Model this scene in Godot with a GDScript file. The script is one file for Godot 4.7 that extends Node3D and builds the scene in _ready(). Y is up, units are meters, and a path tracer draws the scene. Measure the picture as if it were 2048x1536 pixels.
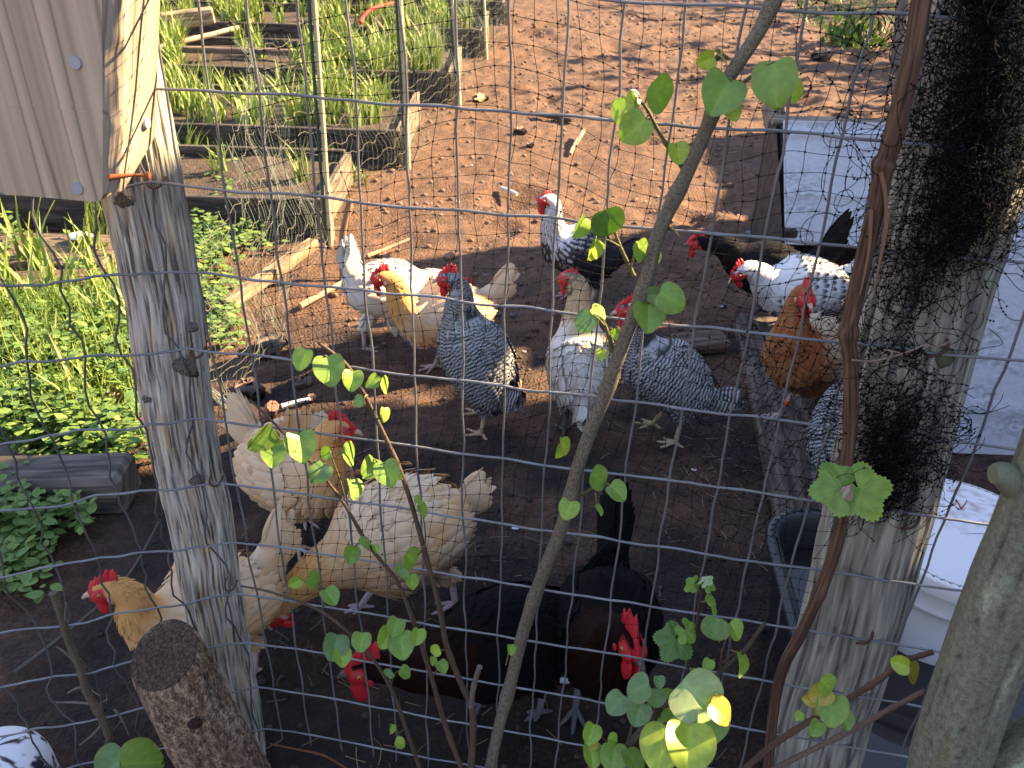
extends Node3D

const EYE := 1.38                      # camera height above the run
const LENS := 1685.0                   # focal length in pixels of the 2048 wide photograph
const SUN_AZ := 20.0                   # degrees behind the right-hand side
const SUN_EL := 31.0
var cam_basis := Basis()
var rng := RandomNumberGenerator.new()
var M := {}
var used := {}
var fence_o := Vector3(-0.211, EYE - 0.096, -0.851)
var fence_u := Vector3(0.985, 0, 0.174)
var fence_n := Vector3(-0.174, 0, 0.985)   # towards the viewer
var n1 := FastNoiseLite.new()
var n2 := FastNoiseLite.new()
var n3 := FastNoiseLite.new()

# ---------------------------------------------------------------- mesh builder
class MB:
	var v := PackedVector3Array()
	var n := PackedVector3Array()
	var c := PackedColorArray()
	var uv := PackedVector2Array()
	var ix := PackedInt32Array()
	func vert(p: Vector3, nn: Vector3, col: Color, u := Vector2.ZERO) -> int:
		v.append(p); n.append(nn); c.append(col); uv.append(u)
		return v.size() - 1
	func tri(a: int, b: int, d: int):
		var g := (v[d] - v[a]).cross(v[b] - v[a])
		if g.dot(n[a] + n[b] + n[d]) < 0.0:
			ix.append(a); ix.append(d); ix.append(b)
		else:
			ix.append(a); ix.append(b); ix.append(d)
	func quad(a: int, b: int, d: int, e: int):
		tri(a, b, d); tri(a, d, e)
	# rows x cols points; normals from neighbours, turned away from each row's centre (wrap) or towards the hint
	func grid(P: Array, C: Array, wrap: bool, hint := Vector3.ZERO, uscale := 1.0, vscale := 1.0):
		var rows: int = P.size()
		var cols: int = P[0].size()
		var first: int = v.size()
		for i in rows:
			var r: PackedVector3Array = P[i]
			var rc: PackedColorArray = C[i]
			var up: PackedVector3Array = P[maxi(i - 1, 0)]
			var dn: PackedVector3Array = P[mini(i + 1, rows - 1)]
			var mid := Vector3.ZERO
			if wrap:
				for p in r: mid += p
				mid /= cols
			for j in cols + (1 if wrap else 0):
				var jj: int = j % cols
				var a: Vector3
				if wrap: a = r[(jj + 1) % cols] - r[(jj + cols - 1) % cols]
				else: a = r[mini(jj + 1, cols - 1)] - r[maxi(jj - 1, 0)]
				var b: Vector3 = dn[jj] - up[jj]
				var nn := a.cross(b)
				var want: Vector3 = (r[jj] - mid) if wrap else hint
				if nn.length_squared() < 1e-18:
					nn = want if want.length_squared() > 1e-14 else (dn[jj] - up[jj])
				nn = nn.normalized()
				if nn.dot(want) < 0.0: nn = -nn
				vert(r[jj], nn, rc[jj], Vector2(float(j) / cols * uscale, float(i) / rows * vscale))
		var w: int = cols + (1 if wrap else 0)
		for i in rows - 1:
			for j in w - 1:
				var k: int = first + i * w + j
				quad(k, k + 1, k + w + 1, k + w)
	func box(t: Transform3D, s: Vector3, col: Color, bev := 0.0):
		# six faces with chamfered edges
		var h := s * 0.5
		bev = minf(bev, minf(h.x, minf(h.y, h.z)) * 0.9)
		for ax in 3:
			for sg in [-1.0, 1.0]:
				var nn := Vector3.ZERO
				nn[ax] = sg
				var b := (ax + 1) % 3
				var d := (ax + 2) % 3
				var ids := []
				for q in [Vector2(-1, -1), Vector2(1, -1), Vector2(1, 1), Vector2(-1, 1)]:
					var p := Vector3.ZERO
					p[ax] = sg * h[ax]
					p[b] = q.x * (h[b] - bev)
					p[d] = q.y * (h[d] - bev)
					var u := Vector2(p.x + p.z * (0.37 if ax != 2 else 0.0), p.y)
					if ax == 1: u = Vector2(p.x, p.z)
					ids.append(vert(t * p, (t.basis * nn).normalized(), col, u))
				quad(ids[0], ids[1], ids[2], ids[3])
		if bev <= 0.0: return
		for ax in 3:
			var b := (ax + 1) % 3
			var d := (ax + 2) % 3
			for sb in [-1.0, 1.0]:
				for sd in [-1.0, 1.0]:
					var nn := Vector3.ZERO
					nn[b] = sb; nn[d] = sd
					nn = (t.basis * nn).normalized()
					var ids := []
					for q in [[-1.0, 0], [1.0, 0], [1.0, 1], [-1.0, 1]]:
						var p := Vector3.ZERO
						p[ax] = q[0] * (h[ax] - bev)
						p[b] = sb * (h[b] - (bev if q[1] == 0 else 0.0))
						p[d] = sd * (h[d] - (0.0 if q[1] == 0 else bev))
						ids.append(vert(t * p, nn, col, Vector2(p.x + p.z, p.y)))
					quad(ids[0], ids[1], ids[2], ids[3])
		for sx in [-1.0, 1.0]:
			for sy in [-1.0, 1.0]:
				for sz in [-1.0, 1.0]:
					var k := Vector3(sx, sy, sz)
					var nn := (t.basis * k).normalized()
					var ids := []
					for ax in 3:
						var p := k * (h - Vector3.ONE * bev)
						p[ax] = k[ax] * h[ax]
						ids.append(vert(t * p, nn, col, Vector2(p.x + p.z, p.y)))
					tri(ids[0], ids[1], ids[2])
	# round bar along a line of points; fn(k, t, angle) -> [radius, colour] or plain numbers
	func tube(pts: PackedVector3Array, r0: float, r1: float, sides: int, col: Color, fn = null, caps := true, uscale := 1.0, vscale := 1.0):
		var N: int = pts.size()
		var P := []
		var C := []
		var side := Vector3.ZERO
		for k in N:
			var t := (pts[mini(k + 1, N - 1)] - pts[maxi(k - 1, 0)]).normalized()
			if side == Vector3.ZERO:
				side = t.cross(Vector3.UP)
				if side.length() < 0.1: side = t.cross(Vector3.RIGHT)
			side = (side - t * side.dot(t)).normalized()
			var up := t.cross(side)
			var f: float = float(k) / (N - 1)
			var row := PackedVector3Array()
			var rc := PackedColorArray()
			for j in sides:
				var a: float = TAU * j / sides
				var r: float = lerpf(r0, r1, f)
				var cc := col
				if fn != null:
					var o: Array = fn.call(f, a, r)
					r = o[0]; cc = o[1]
				row.append(pts[k] + (side * cos(a) + up * sin(a)) * r)
				rc.append(cc)
			P.append(row); C.append(rc)
		grid(P, C, true, Vector3.ZERO, uscale, vscale)
		if caps:
			for e in 2:
				var k: int = 0 if e == 0 else N - 1
				var nn := (pts[0] - pts[1]).normalized() if e == 0 else (pts[N - 1] - pts[N - 2]).normalized()
				var m := vert(pts[k], nn, C[k][0], Vector2(0.5, 0.5))
				var first := v.size()
				for j in sides + 1:
					vert(P[k][j % sides], nn, C[k][j % sides], Vector2(0.5 + 0.4 * cos(TAU * j / sides), 0.5 + 0.4 * sin(TAU * j / sides)))
				for j in sides: tri(m, first + j, first + j + 1)
	func ball(t: Transform3D, col: Color, seg := 10, rings := 7, fn = null):
		var P := []
		var C := []
		for i in rings + 1:
			var th := PI * i / rings
			var row := PackedVector3Array()
			var rc := PackedColorArray()
			for j in seg:
				var ph := TAU * j / seg
				var d := Vector3(sin(th) * cos(ph), cos(th), sin(th) * sin(ph))
				var k := 1.0
				if fn != null: k = fn.call(d)
				row.append(t * (d * k)); rc.append(col)
			P.append(row); C.append(rc)
		var f := v.size()
		grid(P, C, true)
		for i in range(f, v.size()):   # smooth poles
			var d: Vector3 = (t.affine_inverse() * v[i])
			var it := t.basis.inverse().transposed()
			n[i] = (it * d).normalized().lerp(n[i], 0.35).normalized() if fn != null else (it * d).normalized()
	func mesh() -> ArrayMesh:
		var a := []
		a.resize(Mesh.ARRAY_MAX)
		a[Mesh.ARRAY_VERTEX] = v; a[Mesh.ARRAY_NORMAL] = n; a[Mesh.ARRAY_COLOR] = c
		a[Mesh.ARRAY_TEX_UV] = uv; a[Mesh.ARRAY_INDEX] = ix
		var m := ArrayMesh.new()
		m.add_surface_from_arrays(Mesh.PRIMITIVE_TRIANGLES, a)
		return m

# ---------------------------------------------------------------- nodes
func numbered(called: String) -> String:
	if not used.has(called):
		used[called] = 0
		return called
	used[called] += 1
	return "%s_%03d" % [called, used[called]]

func thing(called: String, label: String, category: String, pos := Vector3.ZERO, group := "") -> Node3D:
	var o := Node3D.new()
	o.name = numbered(called)
	add_child(o)
	o.position = pos
	tag(o, label, category, group)
	return o

func tag(o: Node, label: String, category := "", group := ""):
	o.set_meta("label", label)
	if category != "": o.set_meta("category", category)
	if group != "": o.set_meta("group", group)

func part(called: String, mb: MB, mat: Material, parent: Node3D, kind := "") -> MeshInstance3D:
	var o := MeshInstance3D.new()
	o.name = called
	o.mesh = mb.mesh()
	o.material_override = mat
	parent.add_child(o, true)
	if kind != "": o.set_meta("kind", kind)
	return o

func solo(called: String, mb: MB, mat: Material, label: String, category: String, group := "", kind := "") -> MeshInstance3D:
	var o := MeshInstance3D.new()
	o.name = numbered(called)
	o.mesh = mb.mesh()
	o.material_override = mat
	add_child(o)
	if category != "": tag(o, label, category, group)
	elif label != "": o.set_meta("label", label)
	if kind != "": o.set_meta("kind", kind)
	return o

# ---------------------------------------------------------------- where a spot of the photograph lies
func ray(x: float, y: float) -> Vector3:
	return cam_basis * Vector3((x - 1024.0) / LENS, -(y - 768.0) / LENS, -1.0)
func on_ground(x: float, y: float, h := 0.0) -> Vector3:
	var d := ray(x, y)
	return d * ((h - EYE) / d.y) + Vector3(0, EYE, 0)
func at_depth(x: float, y: float, z: float) -> Vector3:
	var d := ray(x, y)
	return d * (z / d.z) + Vector3(0, EYE, 0)
func on_fence(x: float, y: float, off := 0.0) -> Vector3:
	var d := ray(x, y)
	var o := fence_o + fence_n * off
	var t := (o - Vector3(0, EYE, 0)).dot(fence_n) / d.dot(fence_n)
	return d * t + Vector3(0, EYE, 0)

func smooth_line(pts: Array, sub := 6) -> PackedVector3Array:
	var out := PackedVector3Array()
	var N := pts.size()
	for i in N - 1:
		var a: Vector3 = pts[maxi(i - 1, 0)]
		var b: Vector3 = pts[i]
		var c: Vector3 = pts[i + 1]
		var d: Vector3 = pts[mini(i + 2, N - 1)]
		for k in sub:
			out.append(b.cubic_interpolate(c, a, d, float(k) / sub))
	out.append(pts[N - 1])
	return out

func rnd(a: float, b: float) -> float: return rng.randf_range(a, b)
func basis_of(x: Vector3, y: Vector3) -> Basis:   # x kept, y made square to it
	var bx := x.normalized()
	var bz := bx.cross(y).normalized()
	return Basis(bx, bz.cross(bx), bz)
func tinted(c: Color, k: float) -> Color: return Color(c.r * k, c.g * k, c.b * k)

# ---------------------------------------------------------------- materials
func plain(rough: float, metal := 0.0, tex: Texture2D = null, nrm: Texture2D = null, nscale := 1.0, tri := 0.0) -> StandardMaterial3D:
	var m := StandardMaterial3D.new()
	m.vertex_color_use_as_albedo = true
	m.roughness = rough
	m.metallic = metal
	m.cull_mode = BaseMaterial3D.CULL_DISABLED
	if tex: m.albedo_texture = tex
	if nrm:
		m.normal_enabled = true
		m.normal_texture = nrm
		m.normal_scale = nscale
	if tri > 0.0:
		m.uv1_triplanar = true
		m.uv1_scale = Vector3.ONE * tri
	return m

func noise_img(w: int, h: int, freq: float, sd: int, oct := 4, stretch := Vector2i.ONE) -> Image:
	var f := FastNoiseLite.new()
	f.seed = sd
	f.noise_type = FastNoiseLite.TYPE_SIMPLEX_SMOOTH
	f.frequency = freq
	f.fractal_octaves = oct
	var im := f.get_seamless_image(w / stretch.x, h / stretch.y)
	if stretch != Vector2i.ONE: im.resize(w, h, Image.INTERPOLATE_CUBIC)
	im.convert(Image.FORMAT_RGBA8)
	return im

func ramp_tex(layers: Array, fn: Callable) -> ImageTexture:
	var w: int = layers[0].get_width()
	var h: int = layers[0].get_height()
	var im := Image.create(w, h, false, Image.FORMAT_RGB8)
	for y in h:
		for x in w:
			var vals := []
			for l in layers: vals.append(l.get_pixel(x, y).r)
			im.set_pixel(x, y, fn.call(vals, x, y))
	im.generate_mipmaps()
	return ImageTexture.create_from_image(im)

func bump_tex(im: Image, k := 4.0) -> ImageTexture:
	var b: Image = im.duplicate()
	b.bump_map_to_normal_map(k)
	return ImageTexture.create_from_image(b)

func make_materials():
	M.vc = plain(0.85)
	M.gloss = plain(0.35)
	M.feather = plain(0.8)
	M.black_feather = plain(0.8)
	M.black_feather.metallic_specular = 0.2
	M.skin = plain(0.5)
	M.skin.subsurf_scatter_enabled = true
	M.skin.subsurf_scatter_strength = 0.15
	M.wire = plain(0.5, 0.3)
	M.plastic = plain(0.6)
	M.net = plain(0.9)
	M.net.metallic_specular = 0.2
	M.rubber = plain(0.4)
	M.leaf = plain(0.4)
	M.leaf.backlight_enabled = true
	M.leaf.backlight = Color(0.62, 0.72, 0.16)
	M.grass = plain(0.6)
	M.grass.backlight_enabled = true
	M.grass.backlight = Color(0.5, 0.6, 0.16)
	# soil
	var sa := noise_img(512, 512, 0.02, 3, 5)
	var sb := noise_img(512, 512, 0.09, 4, 3)
	M.soil = plain(0.95, 0.0, ramp_tex([sa, sb], func(q, _x, _y):
		var k: float = 0.62 + 0.36 * (q[0] - 0.5) + 0.75 * (q[1] - 0.5) * 0.6
		return Color(clampf(k + 0.16, 0, 1), clampf(k + 0.15, 0, 1), clampf(k + 0.13, 0, 1))), bump_tex(sb, 6.0), 0.8, 1.6)
	# weathered post
	var wa := noise_img(256, 1024, 0.05, 11, 4, Vector2i(1, 16))
	var wb := noise_img(256, 1024, 0.025, 12, 3, Vector2i(1, 4))
	var wc := noise_img(256, 1024, 0.10, 13, 3, Vector2i(1, 16))
	M.post = plain(0.9, 0.0, ramp_tex([wa, wb, wc], func(q, _x, _y):
		var k: float = 0.90 + 0.4 * (q[0] - 0.5) + 0.5 * (q[2] - 0.5)
		if q[2] < 0.31: k -= 0.2
		var warm: float = clampf((q[1] - 0.55) * 2.2, 0, 1)
		return Color(clampf(k + 0.05 * warm, 0.05, 1), clampf(k * (1.0 - 0.08 * warm), 0.05, 1), clampf(k * (0.97 - 0.26 * warm), 0.04, 1))), bump_tex(wc, 6.0), 1.0)
	# sawn pine board, grain along v
	var ga := noise_img(512, 512, 0.045, 21, 3, Vector2i(1, 32))
	var gb := noise_img(512, 512, 0.008, 22, 2, Vector2i(1, 8))
	M.pine = plain(0.75, 0.0, ramp_tex([ga, gb], func(q, x, y):
		var ring: float = sin((x / 512.0 * 26.0 + q[1] * 5.0 + (q[0] - 0.5) * 0.5) * TAU * 0.5)
		var k: float = 0.84 + 0.22 * (q[0] - 0.5) - 0.20 * pow(maxf(ring, 0.0), 8.0)
		k -= 0.10 * clampf((q[1] - 0.58) * 4.0, 0, 1)
		return Color(clampf(k, 0, 1), clampf(k * 0.955, 0, 1), clampf(k * 0.90, 0, 1))), bump_tex(ga, 2.0), 0.6)
	# grey bed boards and planks
	M.board = plain(0.9, 0.0, ramp_tex([wa, wb], func(q, _x, _y):
		var k: float = 0.75 + 0.6 * (q[0] - 0.5) + 0.2 * (q[1] - 0.5)
		return Color(clampf(k, 0.05, 1), clampf(k * 0.98, 0.05, 1), clampf(k * 0.95, 0.05, 1))), bump_tex(wa, 3.0), 0.8)
	M.board.uv1_scale = Vector3(3.0, 3.0, 1.0)
	# lichen bark
	var la := noise_img(512, 512, 0.03, 31, 4)
	var lb := noise_img(512, 512, 0.09, 32, 3)
	M.lichen = plain(0.95, 0.0, ramp_tex([la, lb], func(q, _x, _y):
		var k: float = 0.80 + 0.22 * (q[1] - 0.5) + 0.25 * (q[0] - 0.5)
		var l: float = clampf((q[0] - 0.52) * 6.0, 0, 1) * clampf((q[1] - 0.36) * 5.0, 0, 1)
		return Color(clampf(k, 0, 1), clampf(k * 0.98, 0, 1), clampf(k * 0.91, 0, 1)).lerp(Color(0.78, 0.88, 0.74), l * 0.55)), bump_tex(lb, 3.0), 0.6)
	M.lichen.uv1_scale = Vector3(2, 2, 1)
	M.greypost = plain(0.9, 0.0, ramp_tex([wa, wb, wc], func(q, _x, _y):
		var k: float = 0.78 + 0.38 * (q[0] - 0.5)
		if q[0] < 0.27: k -= 0.12
		k += 0.35 * (q[2] - 0.5)
		return Color(clampf(k, 0.05, 1), clampf(k * 0.99, 0.05, 1), clampf(k * 0.95, 0.04, 1))), bump_tex(wa, 4.0), 0.8)
	# smooth living bark with pale pores
	var ka := noise_img(256, 256, 0.16, 51, 2)
	var kb := noise_img(256, 256, 0.03, 52, 3)
	M.twig = plain(0.75, 0.0, ramp_tex([ka, kb], func(q, _x, _y):
		var k: float = 0.52 + 0.25 * (q[1] - 0.5)
		if q[0] > 0.66: return Color(0.98, 0.95, 0.86)
		return Color(k, k * 0.96, k * 0.9)), bump_tex(ka, 3.0), 0.6)
	# rough bark of the cut log
	M.bark = plain(0.95, 0.0, ramp_tex([la, lb], func(q, _x, _y):
		var k: float = 0.74 + 0.7 * (q[0] - 0.5) + 0.4 * (q[1] - 0.5)
		return Color(clampf(k, 0.04, 1), clampf(k * 0.9, 0.04, 1), clampf(k * 0.8, 0.03, 1))), bump_tex(lb, 8.0), 1.2)
	# chalky sheet
	var pa := noise_img(512, 512, 0.008, 41, 5)
	var pb := noise_img(512, 512, 0.08, 42, 3)
	M.sheet = plain(0.55, 0.0, ramp_tex([pa, pb], func(q, _x, _y):
		var k: float = 0.93 - 0.20 * clampf((q[0] - 0.58) * 3.0, 0, 1) * clampf((q[1] - 0.3) * 2.0, 0, 1) - 0.08 * q[1]
		return Color(k, k, k)))

# ---------------------------------------------------------------- the lie of the land
func pit(x: float, z: float, px: float, pz: float, r: float, d: float) -> float:
	var q := ((x - px) * (x - px) + (z - pz) * (z - pz)) / (r * r)
	return -d * exp(-q * 2.0) + d * 0.35 * exp(-(q - 1.4) * (q - 1.4) * 3.0)

var pits := []
func ground_h(x: float, z: float) -> float:
	var far := clampf((-z - 3.0) / 4.0, 0.0, 1.0)
	var h := n1.get_noise_2d(x * 40.0, z * 40.0) * 0.022
	h += n2.get_noise_2d(x * 90.0, z * 90.0) * (0.009 + 0.010 * far)
	var cl := n3.get_noise_2d(x * 230.0, z * 230.0)
	h += maxf(cl - 0.2, 0.0) * (0.009 + 0.008 * far) + minf(cl, 0.0) * 0.003
	for p in pits: if absf(x - p[0]) < p[2] * 2.2 and absf(z - p[1]) < p[2] * 2.2: h += pit(x, z, p[0], p[1], p[2], p[3])
	return h

func make_ground():
	for k in 60:
		pits.append([rnd(-0.3, 3.8), rnd(-10.5, -3.6), rnd(0.08, 0.26), rnd(0.02, 0.06)])
	for k in 40:
		pits.append([rnd(-1.0, 1.2), rnd(-3.6, -0.9), rnd(0.05, 0.12), rnd(0.008, 0.022)])
	var xs := [-120.0, -50.0, -22.0, -12.0, -8.0, -6.0, -5.0, -4.2]
	var x := -3.6
	while x < 4.4:
		xs.append(x)
		x += 0.028
	xs.append_array([4.6, 5.2, 6.0, 7.0, 9.0, 14.0, 24.0, 50.0, 120.0])
	var zs := [60.0, 20.0, 6.0, 2.0, 0.5, -0.2, -0.5]
	var z := -0.7
	while z > -13.0:
		zs.append(z)
		z -= maxf(0.017, 0.0115 * -z)
	zs.append_array([-13.5, -14.5, -16.0, -19.0, -24.0, -34.0, -60.0, -120.0])
	var P := []
	var C := []
	for zz in zs:
		var row := PackedVector3Array()
		var rc := PackedColorArray()
		for xx in xs:
			row.append(Vector3(xx, ground_h(xx, zz), zz))
			var a := n1.get_noise_2d(xx * 50.0 + 40.0, zz * 50.0)
			var b := n2.get_noise_2d(xx * 80.0, zz * 80.0 + 70.0)
			var k := 1.0 + 0.22 * a + 0.2 * b
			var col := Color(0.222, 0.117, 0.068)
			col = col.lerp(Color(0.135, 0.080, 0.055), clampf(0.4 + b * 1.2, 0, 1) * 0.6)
			# earth darkens near the fence: damp, dunged soil, with deep shade painted in
			var shade_damp := clampf((zz + 3.3 + 1.6 * a + 0.8 * b) / 2.0, 0.0, 1.0) * clampf((xx + 1.3) / 0.5, 0.0, 1.0)
			col = col.lerp(Color(0.023, 0.015, 0.012), shade_damp * 0.95)
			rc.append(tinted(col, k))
		P.append(row); C.append(rc)
	var g := MB.new()
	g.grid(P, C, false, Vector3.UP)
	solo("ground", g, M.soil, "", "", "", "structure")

# ---------------------------------------------------------------- scattered small matter
func scatter(called: String, mesh: Mesh, mat: Material, xf: Array, cols: Array, label: String):
	var mm := MultiMesh.new()
	mm.transform_format = MultiMesh.TRANSFORM_3D
	mm.use_colors = true
	mm.mesh = mesh
	mm.instance_count = xf.size()
	for i in xf.size():
		mm.set_instance_transform(i, xf[i])
		mm.set_instance_color(i, cols[i])
	var o := MultiMeshInstance3D.new()
	o.name = numbered(called)
	o.multimesh = mm
	o.material_override = mat
	add_child(o)
	tag(o, label)
	o.set_meta("kind", "stuff")

func lump(sd: int, seg := 8, rings := 5, rough := 0.28) -> MB:
	var b := MB.new()
	b.ball(Transform3D.IDENTITY, Color.WHITE, seg, rings, func(d: Vector3):
		return 1.0 + rough * n2.get_noise_3d(d.x * 55 + sd * 31, d.y * 55, d.z * 55))
	return b

func blade(len: float, w: float, bend: float, rows := 4) -> MB:
	var b := MB.new()
	var P := []
	var C := []
	for i in rows + 1:
		var t := float(i) / rows
		var y := len * t * (1.0 - 0.25 * bend * t)
		var o := len * bend * t * t * 0.8
		var ww := w * (1.0 - pow(t, 2.2)) * 0.5 + 0.0003
		P.append(PackedVector3Array([Vector3(-ww, y, o), Vector3(0, y, o + w * 0.12), Vector3(ww, y, o)]))
		C.append(PackedColorArray([Color.WHITE, Color.WHITE, Color.WHITE]))
	b.grid(P, C, false, Vector3(0, 0.3, -1))
	return b

func make_litter():
	# crumbs of earth
	var xf := []
	var cols := []
	for k in 3800:
		var z := -0.8 - pow(rng.randf(), 1.4) * 9.5
		var x := rnd(-0.62 + z * 0.05, 1.5 - z * 0.42) if rng.randf() < 0.8 else rnd(-1.2, 1.5)
		var s := rnd(0.003, 0.010) * (1.0 + 0.12 * -z)
		if z > -2.4: s *= 0.75
		elif rng.randf() < 0.02: s *= 1.6
		xf.append(Transform3D(Basis.from_euler(Vector3(rnd(0, 6), rnd(0, 6), rnd(0, 6))).scaled(Vector3(1, 0.7, 0.8) * s), Vector3(x, ground_h(x, z) + s * 0.2, z)))
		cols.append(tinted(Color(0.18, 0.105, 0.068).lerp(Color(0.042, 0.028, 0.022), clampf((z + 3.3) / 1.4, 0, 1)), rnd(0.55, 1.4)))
	scatter("earth_crumbs", lump(1).mesh(), M.vc, xf, cols, "crumbs of brown earth and gravel strewn over the chicken run")
	# straw
	xf = []
	cols = []
	var st := MB.new()
	st.tube(PackedVector3Array([Vector3(-0.5, 0, 0), Vector3(-0.1, 0.02, 0.03), Vector3(0.5, 0, 0)]), 0.02, 0.02, 4, Color.WHITE)
	var spots := [on_ground(1080, 1230), on_ground(1180, 1150), on_ground(1420, 900), on_ground(1050, 980), on_ground(1480, 1010), on_ground(700, 1400)]
	for k in 420:
		var c: Vector3 = spots[k % spots.size()]
		var p := c + Vector3(rng.randfn(0, 0.16), 0, rng.randfn(0, 0.14))
		if k % 3 == 0: p = Vector3(rnd(-0.8, 1.2), 0, rnd(-3.2, -0.9))
		if p.z > -0.88: continue
		p.y = ground_h(p.x, p.z) + 0.004
		var s := rnd(0.012, 0.05)
		xf.append(Transform3D(Basis.from_euler(Vector3(0, rnd(0, 6), rnd(-0.15, 0.15))).scaled(Vector3(s, rnd(0.025, 0.045), rnd(0.025, 0.045))), p))
		cols.append(tinted(Color(0.30, 0.22, 0.12), rnd(0.45, 1.2)))
	scatter("straw", st.mesh(), M.vc, xf, cols, "thin straw and dry stems scattered on the shaded earth")
	# white specks of down
	xf = []
	cols = []
	for k in 34:
		var x := rnd(-0.6, 1.6)
		var z := rnd(-4.5, -1.0)
		var s := rnd(0.003, 0.008)
		xf.append(Transform3D(Basis.from_euler(Vector3(rnd(0, 6), rnd(0, 6), 0)).scaled(Vector3(s * 1.8, s * 0.5, s)), Vector3(x, ground_h(x, z) + 0.004, z)))
		cols.append(Color(0.6, 0.6, 0.6))
	scatter("down_feathers", lump(5).mesh(), M.vc, xf, cols, "small white down feathers lying on the earth")

func make_stone(x: float, y: float, px: float, col: Color, label: String, sd: int):
	var p := on_ground(x, y)
	var s := px / LENS * (p - Vector3(0, EYE, 0)).length() * 0.5
	var b := lump(sd, 14, 9, 0.55)
	for i in b.v.size():
		b.c[i] = tinted(col, 1.0 + 0.5 * n2.get_noise_3d(b.v[i].x * 40, b.v[i].y * 40 + sd, b.v[i].z * 40))
		b.v[i] = Basis(Vector3.UP, sd * 1.3) * (b.v[i] * Vector3(1.0, 0.62, 0.8) * s)
	var o := solo("stone", b, M.vc, label, "stone", "stones lying in the run and the weeds")
	o.position = p + Vector3(0, s * 0.3 + ground_h(p.x, p.z), 0)

# a bar of wood between two points
func plank(a: Vector3, b: Vector3, w: float, t: float, col: Color, up := Vector3.UP) -> MB:
	var m := MB.new()
	var bs := basis_of(b - a, up)
	m.box(Transform3D(bs, (a + b) * 0.5), Vector3(a.distance_to(b), t, w), col, minf(t, w) * 0.12)
	for i in m.uv.size():     # grain along the bar
		var q: Vector3 = bs.inverse() * (m.v[i] - a)
		m.uv[i] = Vector2(q.z + q.y * 0.7, q.x * 0.35)
	return m

func stick(pts: Array, r0: float, r1: float, col: Color, sides := 8) -> MB:
	var m := MB.new()
	var l := smooth_line(pts, 8)
	m.tube(l, r0, r1, sides, col, func(f, a, r):
		var k: float = n2.get_noise_3d(cos(a) * 20 + 9, f * 90.0, sin(a) * 20)
		return [r * (1.0 + 0.22 * k), tinted(col, 1.0 + 0.6 * k)])
	return m

# ---------------------------------------------------------------- the wire fence
func fence_pt(c: float, r: float, off := 0.0) -> Vector3:
	return fence_o + fence_u * (c * 0.0508) + Vector3(0, -r * 0.1016, 0) + fence_n * off

var corner_c := -3.55      # column where the fence turns at the left post
func panel_pt(c: float, r: float, off := 0.0) -> Vector3:
	if c >= corner_c: return fence_pt(c, r, off)
	var d := (corner_c - c) * 0.0508
	return fence_pt(corner_c, r, off) + Vector3(-0.955, 0, 0.295) * d

func make_fence():
	var f := thing("wire_fence", "grey welded wire fence of tall rectangular meshes across the whole foreground", "fence", Vector3.ZERO)
	var grey := Color(0.22, 0.22, 0.225)
	for c in range(-17, 19):
		var m := MB.new()
		var pts := PackedVector3Array()
		var wob := 0.0075 if c < -3 else 0.0016
		var lean := rnd(-0.004, 0.004)
		for k in 61:
			var r := -1.6 + k * 0.215
			var cc := c + (n1.get_noise_2d(r * 14.0, c * 37.0) * wob * 3.0 + lean * r * 0.2) / 0.0508
			var bump := 0.0015 * cos((r - floor(r)) * TAU) if c >= -3 else 0.0
			pts.append(panel_pt(cc, r + 0.0, -0.0015 + bump * 0.3 + n1.get_noise_2d(r * 9.0, c * 53.0 + 200.0) * wob))
		m.tube(pts, 0.0014, 0.0014, 6, grey if c > -4 else tinted(grey, 0.7), func(ff, _a, r):
			return [r, tinted(grey, (0.85 if c > -4 else 0.55) + 0.35 * n2.get_noise_2d(ff * 160.0, c * 11.0))])
		part("vertical_wire", m, M.wire, f)
	for r in range(-1, 12):
		var m := MB.new()
		var pts := PackedVector3Array()
		for k in 170:
			var c := -17.0 + k * 0.2
			var bend := n1.get_noise_2d(c * 8.0, r * 71.0) * (0.0035 if c > corner_c else 0.010)
			var p := panel_pt(c, r + bend / 0.1016, 0.0012)
			if absf(c - corner_c) < 1.4: p += fence_n * 0.003 * (1.4 - absf(c - corner_c))
			pts.append(p)
		m.tube(pts, 0.0015, 0.0015, 6, grey, func(ff, _a, rr):
			var k: float = n2.get_noise_2d(ff * 400.0, r * 19.0)
			return [rr * (1.0 + maxf(k - 0.2, 0.0) * 0.5), tinted(grey, 1.0 + 0.4 * k)])
		part("horizontal_wire", m, M.wire, f)
	# staples that hold the wire to the left post
	for q in [[2.02, 0.0], [4.06, 0.01], [6.0, 0.0], [7.9, -0.01]]:
		var m := MB.new()
		var p := fence_pt(corner_c + q[1] * 20.0, q[0] + 0.02, 0.004)
		m.tube(smooth_line([p + Vector3(-0.007, 0.012, -0.008), p + Vector3(-0.006, 0.004, 0.004), p + Vector3(0, 0.001, 0.006), p + Vector3(0.006, 0.003, 0.004), p + Vector3(0.009, 0.009, -0.008)], 4), 0.0016, 0.0016, 6, Color(0.10, 0.05, 0.035))
		part("staple", m, M.vc, f)
	for q in [[3.0, 12.6], [5.15, 13.2], [7.0, 13.1]]:
		var m := MB.new()
		var p := fence_pt(q[1], q[0], 0.004)
		m.tube(smooth_line([p + Vector3(-0.007, -0.004, 0), p + Vector3(0.004, 0.002, 0.004), p + Vector3(0.010, 0.012, 0), p + Vector3(0.008, 0.015, -0.010)], 4), 0.0016, 0.0016, 6, Color(0.09, 0.045, 0.035))
		part("staple", m, M.vc, f)

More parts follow.
